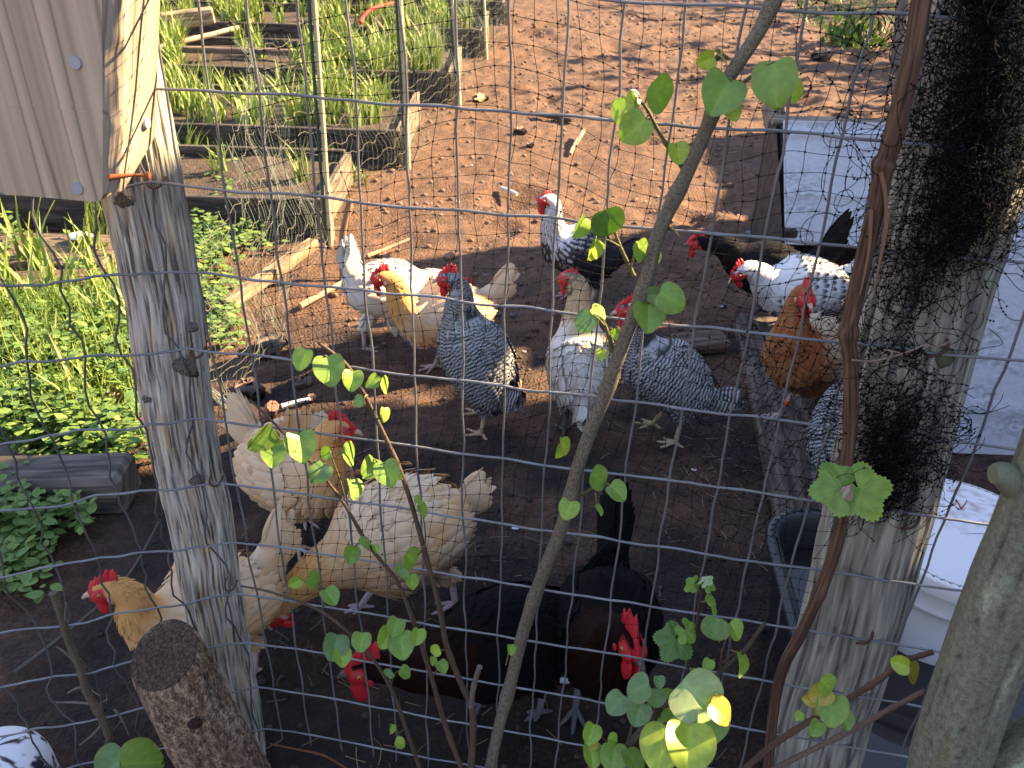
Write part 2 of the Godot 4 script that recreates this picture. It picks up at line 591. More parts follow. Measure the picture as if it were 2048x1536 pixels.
func make_net():
	# square black bird netting hung behind the wire
	var o := thing("bird_netting", "black square-meshed plastic bird netting hung just behind the wire fence", "netting", Vector3.ZERO)
	var m := MB.new()
	var col := Color(0.012, 0.012, 0.013)
	var pt := func(i: float, j: float) -> Vector3:
		var u := -0.165 + i * 0.0205
		var v := -0.12 + j * 0.0205
		var skew := 0.10 * sin(u * 5.0 + 0.7) + 0.06 * sin(v * 4.0)
		var uu := u + 0.10 * (1.0 - clampf(v / 0.9, 0, 1)) * (1.0 - i / 40.0) + 0.035 * sin(v * 3.1 + u * 3.0) + n1.get_noise_2d(u * 110.0, v * 110.0) * 0.014
		var vv := v - skew * 0.35 - 0.05 * u + n1.get_noise_2d(u * 110.0 + 300.0, v * 110.0) * 0.014
		vv += 0.05 * exp(-pow((u - 0.30) / 0.16, 2.0)) * sin(v * 9.0)
		return fence_o + fence_u * uu - Vector3(0, vv, 0) + fence_n * (-0.022 - 0.018 * absf(n1.get_noise_2d(u * 40.0, v * 30.0 + 77.0)) - 0.01 * sin(u * 11.0))
	var ni := 40
	var nj := 46
	for i in ni:
		var l := PackedVector3Array()
		for k in (nj - 1) * 2 + 1: l.append(pt.call(float(i), k * 0.5))
		m.tube(l, 0.00036, 0.00036, 3, col, null, false)
	for j in nj:
		var l := PackedVector3Array()
		for k in (ni - 1) * 2 + 1: l.append(pt.call(k * 0.5, float(j)))
		m.tube(l, 0.00036, 0.00036, 3, col, null, false)
	for i in ni:
		for j in nj:
			m.ball(Transform3D(Basis().scaled(Vector3(0.0013, 0.0013, 0.0009)), pt.call(float(i), float(j))), col, 5, 3)
	part("strands", m, M.net, o, "stuff")
	# crumpled netting wound over the right post
	o = thing("bunched_netting", "crumpled black plastic netting bunched thick over the front of the right post", "netting", Vector3.ZERO)
	m = MB.new()
	var spine := [[1990, -50, 55, 190], [1980, 120, 60, 190], [1968, 260, 66, 190], [1940, 380, 84, 170], [1925, 455, 84, 90], [1870, 515, 46, 26], [1828, 560, 16, 60], [1828, 790, 18, 40], [1812, 835, 52, 130], [1795, 910, 60, 130], [1780, 970, 60, 70], [1770, 1010, 50, 0]]
	var strand := func(px: float, py: float, n: int, step: float, depth: float):
		var p := on_fence(px, py, rnd(-0.02, depth))
		var d := Vector3(rng.randfn(), rng.randfn(), rng.randfn() * 0.4).normalized()
		var curl := Vector3(rng.randfn() * 0.3, rng.randfn() * 0.3, rng.randfn())
		var l := PackedVector3Array()
		for k in n:
			l.append(p)
			curl += Vector3(rng.randfn() * 0.15, rng.randfn() * 0.15, rng.randfn() * 0.35)
			curl *= 0.93
			d = (d + curl.cross(d) * 0.42 + Vector3(rng.randfn(), rng.randfn(), rng.randfn() * 0.3) * 0.08).normalized()
			d.z *= 0.8
			p += d * step
			if rng.randf() < 0.22: m.ball(Transform3D(Basis().scaled(Vector3.ONE * 0.0012), p), col, 4, 3)
		m.tube(l, 0.0004, 0.0004, 3, col, null, false)
	for k in spine.size() - 1:
		var a: Array = spine[k]
		var b: Array = spine[k + 1]
		for q in int(a[3] * 1.1):
			var f := rng.randf()
			var w: float = lerpf(a[2], b[2], f)
			strand.call(lerpf(a[0], b[0], f) + clampf(rng.randfn(0, 0.55), -1.5, 1.5) * w * 0.72, lerpf(a[1], b[1], f), 30, 0.0042, 0.020)
	for q in 90:    # looser strands towards the middle of the fence
		var y := rnd(0, 1000)
		var x := 1880 - 0.13 * y - absf(rng.randfn(0, 70))
		strand.call(x, y, 30, 0.0058, 0.0)
	for q in 46:
		var y := rnd(480, 1150)
		strand.call(1560 + rng.randfn(0, 120), y, 26, 0.006, -0.02)
	part("strands", m, M.net, o, "stuff")

# ---------------------------------------------------------------- posts, trunk and log
func post(called: String, label: String, a: Vector3, b: Vector3, r0: float, r1: float, furrow: float, mat: Material, tone: Callable, sides := 72, rings := 150, sway := 0.0, category := "fence post") -> Node3D:
	var o := thing(called, label, category, Vector3(b.x, 0, b.z) if b.y < 0.1 else b)
	var pts := PackedVector3Array()
	for k in rings + 1:
		var f := float(k) / rings
		pts.append(a.lerp(b, f) + Vector3(n1.get_noise_1d(f * 60.0 + a.x * 100.0), 0, n1.get_noise_1d(f * 60.0 + 500.0)) * sway - o.position)
	var m := MB.new()
	m.tube(pts, r0, r1, sides, Color.WHITE, func(f, ang, r): return tone.call(f, ang, r, furrow), true, 2.0, a.distance_to(b) * 1.3)
	part("shaft", m, mat, o)
	return o

func make_posts():
	# left: split cedar, deeply weathered
	var a := on_fence(262, 40, -0.052) + Vector3(-0.012, 0.12, 0) + Vector3(0.0, 0.14, 0)
	var b := Vector3(-0.468, -0.05, -0.93)
	var o := post("fence_post", "weathered grey split-cedar post with deep grain, left of the hens", a, b, 0.043, 0.045, 0.0042, M.post, func(f, ang, r, fu):
		var x: float = cos(ang) * 1.0
		var z: float = sin(ang) * 1.0
		var g: float = n2.get_noise_3d(x * 60.0, f * 50.0, z * 60.0)
		var g2: float = n3.get_noise_3d(x * 100.0, f * 90.0, z * 100.0)
		var big: float = n1.get_noise_3d(x * 26.0, f * 16.0, z * 26.0)
		var d: float = g * fu * 0.9 + minf(g2 + 0.05, 0.0) * fu * 1.6 + big * fu * 0.9
		var col := Color(0.60, 0.555, 0.485).lerp(Color(0.86, 0.79, 0.67), clampf(g * 1.4 + 0.25, 0, 1) * 0.75)
		col = col.lerp(Color(0.25, 0.215, 0.18), clampf(-g2 * 2.6 - 0.45, 0, 1) * 0.6)
		col = col.lerp(Color(0.35, 0.22, 0.12), clampf(big * 2.5 - 0.55, 0, 1) * 0.5)
		col = col.lerp(Color(0.22, 0.25, 0.235), clampf(n1.get_noise_3d(x * 26.0 + 30.0, f * 40.0, z * 26.0) * 3.0 - 0.7, 0, 1) * 0.7)
		return [r + d, col], 120, 300, 0.012)
	for q in [[372, 735, 0.016, -0.6], [395, 962, 0.011, 0.2], [300, 795, 0.010, 0.4], [385, 655, 0.008, 0.0], [250, 400, 0.012, 0.3], [398, 1265, 0.009, 0.3]]:
		var m := MB.new()
		var p := on_fence(q[0], q[1], -0.004) - o.position
		m.ball(Transform3D(Basis(Vector3.BACK, q[3]) * Basis().scaled(Vector3(q[2], q[2] * 0.7, 0.008)), p), Color(0.16, 0.14, 0.12), 14, 8, func(d: Vector3): return 1.0 + 0.4 * n2.get_noise_3d(d.x * 30 + q[0], d.y * 30, d.z * 30))
		part("knot", m, M.post, o)
	# right: rounder, smoother post with lichen
	a = on_fence(1975, -60, -0.062) + Vector3(0.0, 0.26, 0)
	b = on_fence(1660, 1536, -0.064) + Vector3(0.0, -0.40, 0)
	o = post("fence_post", "thick grey fence post with pale lichen, half hidden under black netting", a, b, 0.060, 0.068, 0.0022, M.greypost, func(f, ang, r, fu):
		var x: float = cos(ang)
		var z: float = sin(ang)
		var g: float = n2.get_noise_3d(x * 30.0, f * 9.0, z * 30.0)
		var crack: float = n3.get_noise_3d(x * 30.0, f * 14.0, z * 30.0)
		var ck: float = clampf((absf(crack + 0.12) - 0.05) * -24.0, 0, 1)
		var col := Color(0.48, 0.465, 0.41).lerp(Color(0.58, 0.57, 0.50), clampf(g + 0.4, 0, 1))
		col = col.lerp(Color(0.66, 0.74, 0.62), clampf(n1.get_noise_3d(x * 22.0, f * 60.0, z * 22.0) * 3.2 - 0.8, 0, 1) * 0.7)
		col = col.lerp(Color(0.10, 0.09, 0.08), ck * 0.6)
		return [r + g * fu - ck * 0.0035 + n1.get_noise_3d(x * 10.0, f * 12.0, z * 10.0) * 0.006, col], 120, 220, 0.006)
	var m := MB.new()
	m.ball(Transform3D(Basis().scaled(Vector3(0.010, 0.012, 0.006)), on_fence(1888, 715, -0.004) - o.position), Color(0.16, 0.2, 0.13), 12, 7, func(d: Vector3): return 1.0 + 0.4 * n2.get_noise_3d(d.x * 30, d.y * 30, d.z * 30))
	part("knot", m, M.lichen, o)

func bark_tone(f, ang, r, fu):
	var x: float = cos(ang)
	var z: float = sin(ang)
	var g: float = n2.get_noise_3d(x * 26.0, f * 30.0, z * 26.0)
	var crack: float = n3.get_noise_3d(x * 16.0 + 11.0, f * 10.0, z * 16.0)
	var ck: float = clampf((absf(crack) - 0.035) * -30.0, 0, 1)
	var col := Color(0.26, 0.26, 0.21).lerp(Color(0.35, 0.35, 0.29), clampf(g + 0.4, 0, 1))
	col = col.lerp(Color(0.66, 0.74, 0.58), clampf(n1.get_noise_3d(x * 25.0, f * 55.0, z * 25.0) * 3.0 - 0.75, 0, 1) * 0.75)
	col = col.lerp(Color(0.28, 0.29, 0.10), clampf(n1.get_noise_3d(x * 31.0 + 60.0, f * 70.0, z * 31.0) * 4.0 - 1.5, 0, 1) * 0.7)
	col = col.lerp(Color(0.07, 0.065, 0.055), ck * 0.6)
	return [r + g * fu + n1.get_noise_3d(x * 9.0, f * 16.0, z * 9.0) * 0.007 - ck * 0.003, col]

func make_trunk():
	# lichened shrub trunk at the right, in front of the fence
	var pts := []
	for q in [[2560, 120, 0.15], [2370, 420, 0.15], [2200, 740, 0.15], [2125, 930, 0.155], [2075, 1060, 0.16], [2022, 1180, 0.165], [1972, 1300, 0.168], [1922, 1440, 0.17], [1888, 1560, 0.172], [1850, 1800, 0.172]]:
		pts.append(on_fence(q[0], q[1], q[2]))
	var o := thing("shrub_trunk", "smooth grey trunk with pale lichen slanting up past the right fence post", "tree trunk", pts[-1])
	var l := smooth_line(pts, 22)
	for i in l.size(): l[i] -= o.position
	var m := MB.new()
	m.tube(l, 0.037, 0.040, 72, Color.WHITE, func(f, ang, r): return bark_tone(f, ang, r, 0.0016), true, 1.0, 2.1)
	part("trunk", m, M.lichen, o)
	m = MB.new()
	var k := smooth_line([on_fence(1880, 1640, 0.17), on_fence(1960, 1560, 0.175), on_fence(2040, 1510, 0.18), on_fence(2160, 1455, 0.19)], 10)
	for i in k.size(): k[i] -= o.position
	m.tube(k, 0.034, 0.026, 40, Color.WHITE, func(f, ang, r): return bark_tone(f * 0.4, ang, r, 0.0014), true, 1.0, 0.5)
	part("branch", m, M.lichen, o)
	m = MB.new()
	var s := smooth_line([on_fence(2050, 985, 0.155), on_fence(2012, 952, 0.165), on_fence(1985, 948, 0.168)], 5)
	for i in s.size(): s[i] -= o.position
	m.tube(s, 0.016, 0.008, 14, Color(0.30, 0.31, 0.23))
	part("branch_stub", m, M.lichen, o)

func make_log():
	# sawn log leaning against the left post
	var top := on_fence(328, 1312, 0.13)
	var low := on_fence(488, 1604, 0.10)
	var o := thing("cut_log", "short brown log with a dark sawn top leaning at the left post's foot", "log", low)
	var ax := (low - top).normalized()
	var tilt := Vector3(-0.25, 0.86, 0.42).normalized()
	var m := MB.new()
	var P := []
	var C := []
	var side := tilt.cross(Vector3(0, 0, 1)).normalized()
	for k in 90:
		var f := k / 89.0
		var row := PackedVector3Array()
		var rc := PackedColorArray()
		var cen := top.lerp(low, f) - o.position
		var t := tilt.lerp(-ax, clampf(f * 3.0, 0, 1)).normalized()
		var s := (side - t * side.dot(t)).normalized()
		var u := t.cross(s)
		for j in 72:
			var ang := TAU * j / 72
			var x := cos(ang)
			var z := sin(ang)
			var g := n2.get_noise_3d(x * 14.0, f * 22.0, z * 14.0)
			var crack := n3.get_noise_3d(x * 14.0, f * 9.0 + 31.0, z * 14.0)
			var ck := clampf((absf(crack) - 0.04) * -26.0, 0, 1) * clampf(f * 9.0, 0, 1)
			var r := 0.052 + 0.004 * f + g * 0.0045 * clampf(f * 8.0, 0, 1) - ck * 0.004 + 0.004 * n1.get_noise_3d(x * 8.0, f * 8.0, z * 8.0) - 0.004 * exp(-f * 60.0)
			var col := Color(0.42, 0.335, 0.255).lerp(Color(0.60, 0.51, 0.42), clampf(g * 1.4 + 0.3, 0, 1))
			col = col.lerp(Color(0.8, 0.74, 0.64), clampf(n1.get_noise_3d(x * 16.0 + 5.0, f * 32.0, z * 16.0) * 3.4 - 0.9, 0, 1) * 0.75)
			col = col.lerp(Color(0.05, 0.038, 0.03), ck * 0.8)
			row.append(cen + (s * x + u * z) * r); rc.append(col)
		P.append(row); C.append(rc)
	m.grid(P, C, true, Vector3.ZERO, 2.0, 1.0)
	part("bark", m, M.bark, o)
	m = MB.new()
	var c0 := top - o.position
	var mid := m.vert(c0 + tilt * 0.001, tilt, Color(0.17, 0.145, 0.125), Vector2(0.5, 0.5))
	var first := m.v.size()
	for ring in range(1, 8):
		for j in 73:
			var p: Vector3 = c0.lerp(P[0][j % 72], ring / 7.0) + tilt * (0.0012 + 0.0016 * n2.get_noise_2d(j * 9.0, ring * 18.0))
			var rim: float = clampf(n1.get_noise_2d(p.x * 180.0, p.z * 180.0) * 3.0 - 0.55, 0, 1)
			m.vert(p, tilt, Color(0.16, 0.125, 0.105).lerp(Color(0.6, 0.6, 0.6), rim * 0.7), Vector2(0.5 + cos(TAU * j / 72) * ring / 15.0, 0.5 + sin(TAU * j / 72) * ring / 15.0))
	for j in 72: m.tri(mid, first + j, first + j + 1)
	for ring in 6:
		for j in 72:
			var k: int = first + ring * 73 + j
			m.quad(k, k + 1, k + 74, k + 73)
	part("sawn_end", m, M.bark, o)
	m = MB.new()
	var kp := on_fence(390, 1448, 0.165) - o.position
	m.ball(Transform3D(Basis(Vector3.BACK, 0.5) * Basis().scaled(Vector3(0.012, 0.008, 0.005)), kp), Color(0.06, 0.03, 0.02), 12, 6)
	part("knot_hole", m, M.bark, o)

func make_box():
	# wooden nest box seen from its corner at the top left
	var o := thing("wooden_box", "pale weathered wooden box fixed to the left post, top left corner", "wooden box", on_fence(150, 200, 0.03))
	var cols := Color(0.82, 0.70, 0.53)
	# front board: an outline in a vertical plane near the fence
	var front := func(x: float, y: float, off: float) -> Vector3: return on_fence(x, y, off) - o.position
	var thick := func(outl: Array, nrm: Vector3, th: float, mb: MB, col: Color, udir: Vector3):
		var cen := Vector3.ZERO
		for p in outl: cen += p
		cen /= outl.size()
		for s in 2:
			var first := mb.v.size()
			for p in outl:
				var q: Vector3 = p - nrm * (th * s)
				mb.vert(q, nrm * (1 - 2 * s), col, Vector2(q.dot(udir) * 2.2, q.y * 1.6))
			for i in range(1, outl.size() - 1): mb.tri(first, first + i, first + i + 1)
		for i in outl.size():
			var p: Vector3 = outl[i]
			var q: Vector3 = outl[(i + 1) % outl.size()]
			var nn := (q - p).cross(nrm).normalized()
			if nn.dot((p + q) * 0.5 - cen) < 0: nn = -nn
			var a := mb.vert(p, nn, col, Vector2(p.dot(udir) * 2.2, p.y * 1.6))
			var b := mb.vert(q, nn, col, Vector2(q.dot(udir) * 2.2, q.y * 1.6))
			var c := mb.vert(q - nrm * th, nn, col, Vector2(q.dot(udir) * 2.2 + th * 2, q.y * 1.6))
			var d := mb.vert(p - nrm * th, nn, col, Vector2(p.dot(udir) * 2.2 + th * 2, p.y * 1.6))
			mb.quad(a, b, c, d)
	var nf := Vector3(-0.12, 0, 0.993).normalized()
	var ux := Vector3(0.993, 0, 0.12)
	var fo := 0.062
	var m := MB.new()
	var outl := [front.call(-420, -90, fo), front.call(203, -90, fo), front.call(205, 120, fo), front.call(208, 388, fo), front.call(203, 400, fo), front.call(190, 402, fo), front.call(60, 388, fo), front.call(-420, 350, fo)]
	# flatten the outline into the board's own plane
	var o0: Vector3 = outl[2]
	for i in outl.size(): outl[i] -= nf * (outl[i] - o0).dot(nf)
	thick.call(outl, nf, 0.021, m, cols, ux)
	part("front_board", m, M.pine, o)
	# side board, turned to the right so that the sun strikes it; waney front edge
	var e_top: Vector3 = front.call(204, -90, fo) - nf * 0.0035
	var e_bot: Vector3 = front.call(207, 386, fo) - nf * 0.0035
	e_top -= nf * (e_top - o0 + nf * 0.0035).dot(nf)
	e_bot -= nf * (e_bot - o0 + nf * 0.0035).dot(nf)
	m = MB.new()
	var P := []
	var C := []
	var back := Vector3(0.30, 0, -0.954)
	for k in 40:
		var f := k / 39.0
		var q := e_top.lerp(e_bot, f)
		var row := PackedVector3Array()
		var rc := PackedColorArray()
		var depth := 0.060
		# lower back corner is cut off on the slant
		if f > 0.80: depth = lerpf(0.060, 0.014, clampf((f - 0.80) / 0.2, 0, 1))
		for j in 26:
			var s := j / 25.0
			var x := 0.0
			var sd := s * depth
			var wane := 0.010 + 0.005 * n1.get_noise_1d(f * 90.0) + 0.008 * exp(-pow((f - 0.42) * 14.0, 2.0))
			if sd < wane: x = -0.012 * pow(1.0 - sd / wane, 2.0)
			row.append(q + back * sd + Vector3(0.012 + x, 0, 0.004) - nf * 0.0)
			rc.append(cols if sd > wane else Color(0.56, 0.49, 0.41))
		P.append(row); C.append(rc)
	m.grid(P, C, false, Vector3(1, 0, 0.3), 0.5, 0.9)
	# inner face closes the board
	var Q := []
	for row in P:
		var r2 := PackedVector3Array()
		for p in row: r2.append(p - Vector3(0.020, 0, 0.006))
		Q.append(r2)
	m.grid(Q, C, false, Vector3(-1, 0, -0.3), 0.5, 0.9)
	var rim := []
	var rimc := []
	for k in P.size():
		rim.append(PackedVector3Array([P[k][25], Q[k][25]])); rimc.append(PackedColorArray([cols, cols]))
	m.grid(rim, rimc, false, Vector3(0.3, -0.2, -1), 0.1, 0.9)
	part("side_board", m, M.pine, o)
	# floor and back close the box
	m = MB.new()
	var fl := MB.new()
	var fc: Vector3 = (outl[3] + outl[7]) * 0.5 + Vector3(-0.02, 0.045, 0) - nf * 0.075
	fl.box(Transform3D(Basis(ux, Vector3.UP, nf), fc), Vector3(0.30, 0.018, 0.10), cols, 0.001)
	part("floor_board", fl, M.pine, o)
	for q in [[153, 124, 14.0], [159, 374, 13.0]]:
		m = MB.new()
		var p: Vector3 = on_fence(q[0], q[1], fo) - o.position
		p -= nf * (p - o0).dot(nf)
		m.tube(PackedVector3Array([p - nf * 0.004, p + nf * 0.0012, p + nf * 0.0022]), 0.0066, 0.0060, 18, Color(0.42, 0.44, 0.48))
		part("nail", m, M.wire, o)
	# round head on the side and a rusty screw at its slanted end
	var sn: Vector3 = P[28][19]
	m = MB.new()
	m.tube(PackedVector3Array([sn - Vector3(0.004, 0, 0), sn + Vector3(0.002, 0, 0.0006)]), 0.0055, 0.0055, 16, Color(0.5, 0.5, 0.5))
	part("nail", m, M.wire, o)
	m = MB.new()
	var rp: Vector3 = P[36][12]
	m.tube(PackedVector3Array([rp + Vector3(-0.012, 0, 0.012), rp + Vector3(0.008, 0.0, 0.004), rp + Vector3(0.010, 0, 0.003), rp + Vector3(0.022, -0.001, 0.0), rp + Vector3(0.0221, -0.001, 0), rp + Vector3(0.025, -0.001, 0)]), 0.0016, 0.0016, 10, Color(0.32, 0.09, 0.02), func(f, _a, r):
		return [r * (2.4 if f > 0.75 or f < 0.05 else 1.0), Color(0.34, 0.10, 0.03)])
	part("rusty_screw", m, M.vc, o)

# ---------------------------------------------------------------- hens
class Bird:
	var kind := "buff"
	var c := PackedVector3Array()      # centre line, tail to beak
	var s := PackedVector3Array()      # sideways
	var u := PackedVector3Array()      # up
	var rv := PackedFloat32Array()
	var rh := PackedFloat32Array()
	var k := PackedFloat32Array()      # station 0..11
	var al := PackedFloat32Array()     # length along the centre line
	var sc := 1.0
	func at(st: float, phi: float, grow := 1.0) -> Vector3:
		var N: int = c.size()
		var f := clampf(st / 11.0 * (N - 1), 0.0, N - 1.001)
		var i := int(f)
		var q := f - i
		var cc := c[i].lerp(c[i + 1], q)
		return cc + u[i].lerp(u[i + 1], q) * (lerpf(rv[i], rv[i + 1], q) * cos(phi) * grow) + s[i].lerp(s[i + 1], q) * (lerpf(rh[i], rh[i + 1], q) * sin(phi) * grow)
	func arc(st: float) -> float:
		var N: int = c.size()
		var f := clampf(st / 11.0 * (N - 1), 0.0, N - 1.001)
		var i := int(f)
		return lerpf(al[i], al[i + 1], f - i)
	func size_at(st: float) -> float:
		var N: int = c.size()
		var i := int(clampf(st / 11.0 * (N - 1), 0.0, N - 1.0))
		return (rv[i] + rh[i]) * 0.5
	func normal(st: float, phi: float) -> Vector3:
		var a := at(st, phi + 0.15) - at(st, phi - 0.15)
		var b := at(st - 0.2, phi) - at(st + 0.2, phi)
		var n := a.cross(b).normalized()
		var N: int = c.size()
		var i := int(clampf(st / 11.0 * (N - 1), 0.0, N - 1.0))
		return n if n.dot(at(st, phi) - c[i]) > 0 else -n

var arc_here := 0.0
func plume(kind: String, st: float, phi: float, t: float, e: float, fr: float, p: Vector3, L: float) -> Color:
	# st: 0 tail .. 11 beak; t along a feather, e across it, fr a number of its own
	var nz := n1.get_noise_3d(p.x * 600.0, p.y * 600.0, p.z * 600.0)
	var nb := n1.get_noise_3d(p.x * 200.0 + 50.0, p.y * 200.0, p.z * 200.0)
	match kind:
		"buff", "cream_buff", "gold":
			var gold := Color(0.64, 0.335, 0.095)
			var pale := Color(0.72, 0.525, 0.325) if kind != "gold" else Color(0.66, 0.40, 0.15)
			var g := clampf((st - 5.6) * 0.8, 0, 1) * 0.95
			if st < 6.0: g = maxf(g, clampf(0.22 + nb * 2.2 + (fr - 0.5) * 0.22, 0, 1.0) * 0.6)
			if st < 2.2: g = clampf(g - 0.1, 0, 1)
			var c := pale.lerp(gold, g)
			if fr > 0.965 and st < 5.0 and kind != "gold": c = c.lerp(Color(0.42, 0.20, 0.07), 0.55)
			return tinted(c, (0.93 + 0.12 * t + 0.10 * (fr - 0.5)) * (1.0 + 0.15 * nz))
		"white":
			var c := Color(0.76, 0.71, 0.63)
			c = c.lerp(Color(0.58, 0.33, 0.14), clampf(nb * 2.6 - 0.15, 0, 1) * (0.6 if st > 2.0 else 0.15))
			return tinted(c, 0.95 + 0.12 * (fr - 0.5))
		"barred":
			var period := 0.0100 if st < 6.2 else 0.0080
			var b := sin((arc_here + (fr - 0.5) * 0.0036 - absf(e) * 0.0016 + nz * 0.004) / period * TAU)
			var dark := Color(0.020, 0.020, 0.022)
			var light := Color(0.36, 0.355, 0.35)
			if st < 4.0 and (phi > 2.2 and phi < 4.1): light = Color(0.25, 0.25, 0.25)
			return dark.lerp(light, smoothstep(-0.25, 0.35, b)) * 1.0
		"laced":
			var white := Color(0.68, 0.68, 0.68)
			var blk := Color(0.014, 0.014, 0.017)
			if st > 8.3: return tinted(white, 0.95)
			if st > 6.2:
				var k := smoothstep(0.45, 0.15, absf(e)) * smoothstep(0.15, 0.4, t) * clampf((9.0 - st) * 0.5, 0, 1)
				return white.lerp(blk, k)
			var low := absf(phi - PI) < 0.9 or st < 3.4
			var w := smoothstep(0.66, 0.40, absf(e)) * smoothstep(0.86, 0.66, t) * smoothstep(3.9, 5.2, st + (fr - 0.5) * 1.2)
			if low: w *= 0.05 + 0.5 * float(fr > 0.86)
			return blk.lerp(white, w)
		"speckled":
			var white := Color(0.72, 0.71, 0.69)
			var blk := Color(0.03, 0.03, 0.035)
			if st > 8.0: return white
			if st > 5.9:
				var k := smoothstep(0.5, 0.1, absf(e)) * smoothstep(0.3, 0.7, t) * clampf(1.0 - absf(st - 6.5) * 1.0, 0, 1)
				return white.lerp(blk, k * 0.85)
			if absf(phi - PI) < 0.5 and st < 5.5: return Color(0.10, 0.08, 0.07)
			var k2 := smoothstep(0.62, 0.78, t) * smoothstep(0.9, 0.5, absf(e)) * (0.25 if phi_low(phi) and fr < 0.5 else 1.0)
			return white.lerp(blk, k2)
		"black":
			return tinted(Color(0.010, 0.010, 0.012), 0.8 + 0.6 * fr)
		"brown_black":
			var c := Color(0.011, 0.010, 0.011)
			if st < 3.4 and absf(phi - PI) < 1.9: c = c.lerp(Color(0.045, 0.03, 0.022), smoothstep(0.6, 0.95, t) * 0.6)
			return tinted(c, 0.8 + 0.6 * fr)
		"copper":
			var c := Color(0.0045, 0.0045, 0.005)
			if st > 5.2: c = c.lerp(Color(0.020, 0.006, 0.003), (0.35 + 0.65 * smoothstep(0.5, 0.1, absf(e))) * clampf((st - 5.2) * 1.2, 0, 1) * (0.55 + 0.4 * fr))
			elif fr > 0.86 and st > 3.6 and absf(phi - PI) < 1.6: c = c.lerp(Color(0.07, 0.028, 0.008), smoothstep(0.6, 0.0, absf(e)) * 0.8)
			return c
		"red":
			var red := Color(0.24, 0.070, 0.018)
			var c := red.lerp(Color(0.36, 0.145, 0.045), clampf(fr * 1.1 - 0.35 + nb * 1.5, 0, 1))
			c = c.lerp(Color(0.42, 0.20, 0.075), smoothstep(0.55, 1.0, t) * 0.5)
			var back := clampf((4.9 - st + 0.9 * cos(phi)) * 1.2, 0, 1)
			c = c.lerp(Color(0.50, 0.38, 0.245), back * (0.9 if cos(phi) > -0.2 else 0.35))
			if st < 1.2: c = Color(0.05, 0.045, 0.04) if fr > 0.35 else Color(0.55, 0.48, 0.38)
			return tinted(c, 0.9 + 0.25 * t * 0.6)
		"straw":
			var c := Color(0.46, 0.33, 0.175)
			if st > 8.6: c = c.lerp(Color(0.17, 0.13, 0.095), clampf(0.5 + nz * 2.0, 0, 1))
			elif st > 6.4: c = c.lerp(Color(0.62, 0.50, 0.33), fr * 0.6)
			elif st > 4.4: c = Color(0.72, 0.66, 0.56).lerp(Color(0.50, 0.38, 0.22), clampf(nb * 2.0, 0, 1))
			else:
				c = Color(0.56, 0.50, 0.43).lerp(Color(0.40, 0.30, 0.19), clampf(nb * 3.0 + 0.1, 0, 1) * 0.7)
				if fr > 0.80: c = c.lerp(Color(0.16, 0.11, 0.07), smoothstep(0.6, 0.1, absf(e)) * 0.7)
				if absf(e) > 0.7: c = c.lerp(Color(0.75, 0.71, 0.64), 0.5)
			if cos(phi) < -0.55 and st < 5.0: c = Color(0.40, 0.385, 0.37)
			return tinted(c, 0.9 + 0.2 * fr)
	return Color.WHITE

func phi_low(phi: float) -> bool: return cos(phi) < 0.2

func feather(m: MB, p: Vector3, b: Vector3, n: Vector3, L: float, W: float, lift: float, bird: Bird, st: float, phi: float, rows: int, curl := 0.0):
	var x := b.cross(n).normalized()
	var fr := rng.randf()
	var arc0 := bird.arc(st)
	var E: Array = [-1.0, -0.62, 0.0, 0.62, 1.0] if bird.kind in ["laced", "speckled"] else [-1.0, 0.0, 1.0]
	var ne: int = E.size()
	var first := m.v.size()
	for i in rows + 1:
		var t := float(i) / rows
		var w := W * 0.5 * clampf(0.45 + 1.3 * t, 0, 1) * sqrt(maxf(1.0 - pow(t, 5.0), 0.0))
		if i == rows: w = W * 0.10
		var o := p + b * (L * t) + n * (lift * L * t - curl * L * t * t)
		for e in E:
			var q: Vector3 = o + x * (w * e) - n * (absf(e) * w * 0.28)
			var nn: Vector3 = (n * 1.0 + x * e * 0.42 + b * 0.16 * t).normalized()
			arc_here = arc0 - t * L
			m.vert(q, nn, plume(bird.kind, st, phi, t, e, fr, p, L), Vector2.ZERO)
	for i in rows:
		for j in ne - 1:
			var a: int = first + i * ne + j
			m.quad(a, a + 1, a + ne + 1, a + ne)

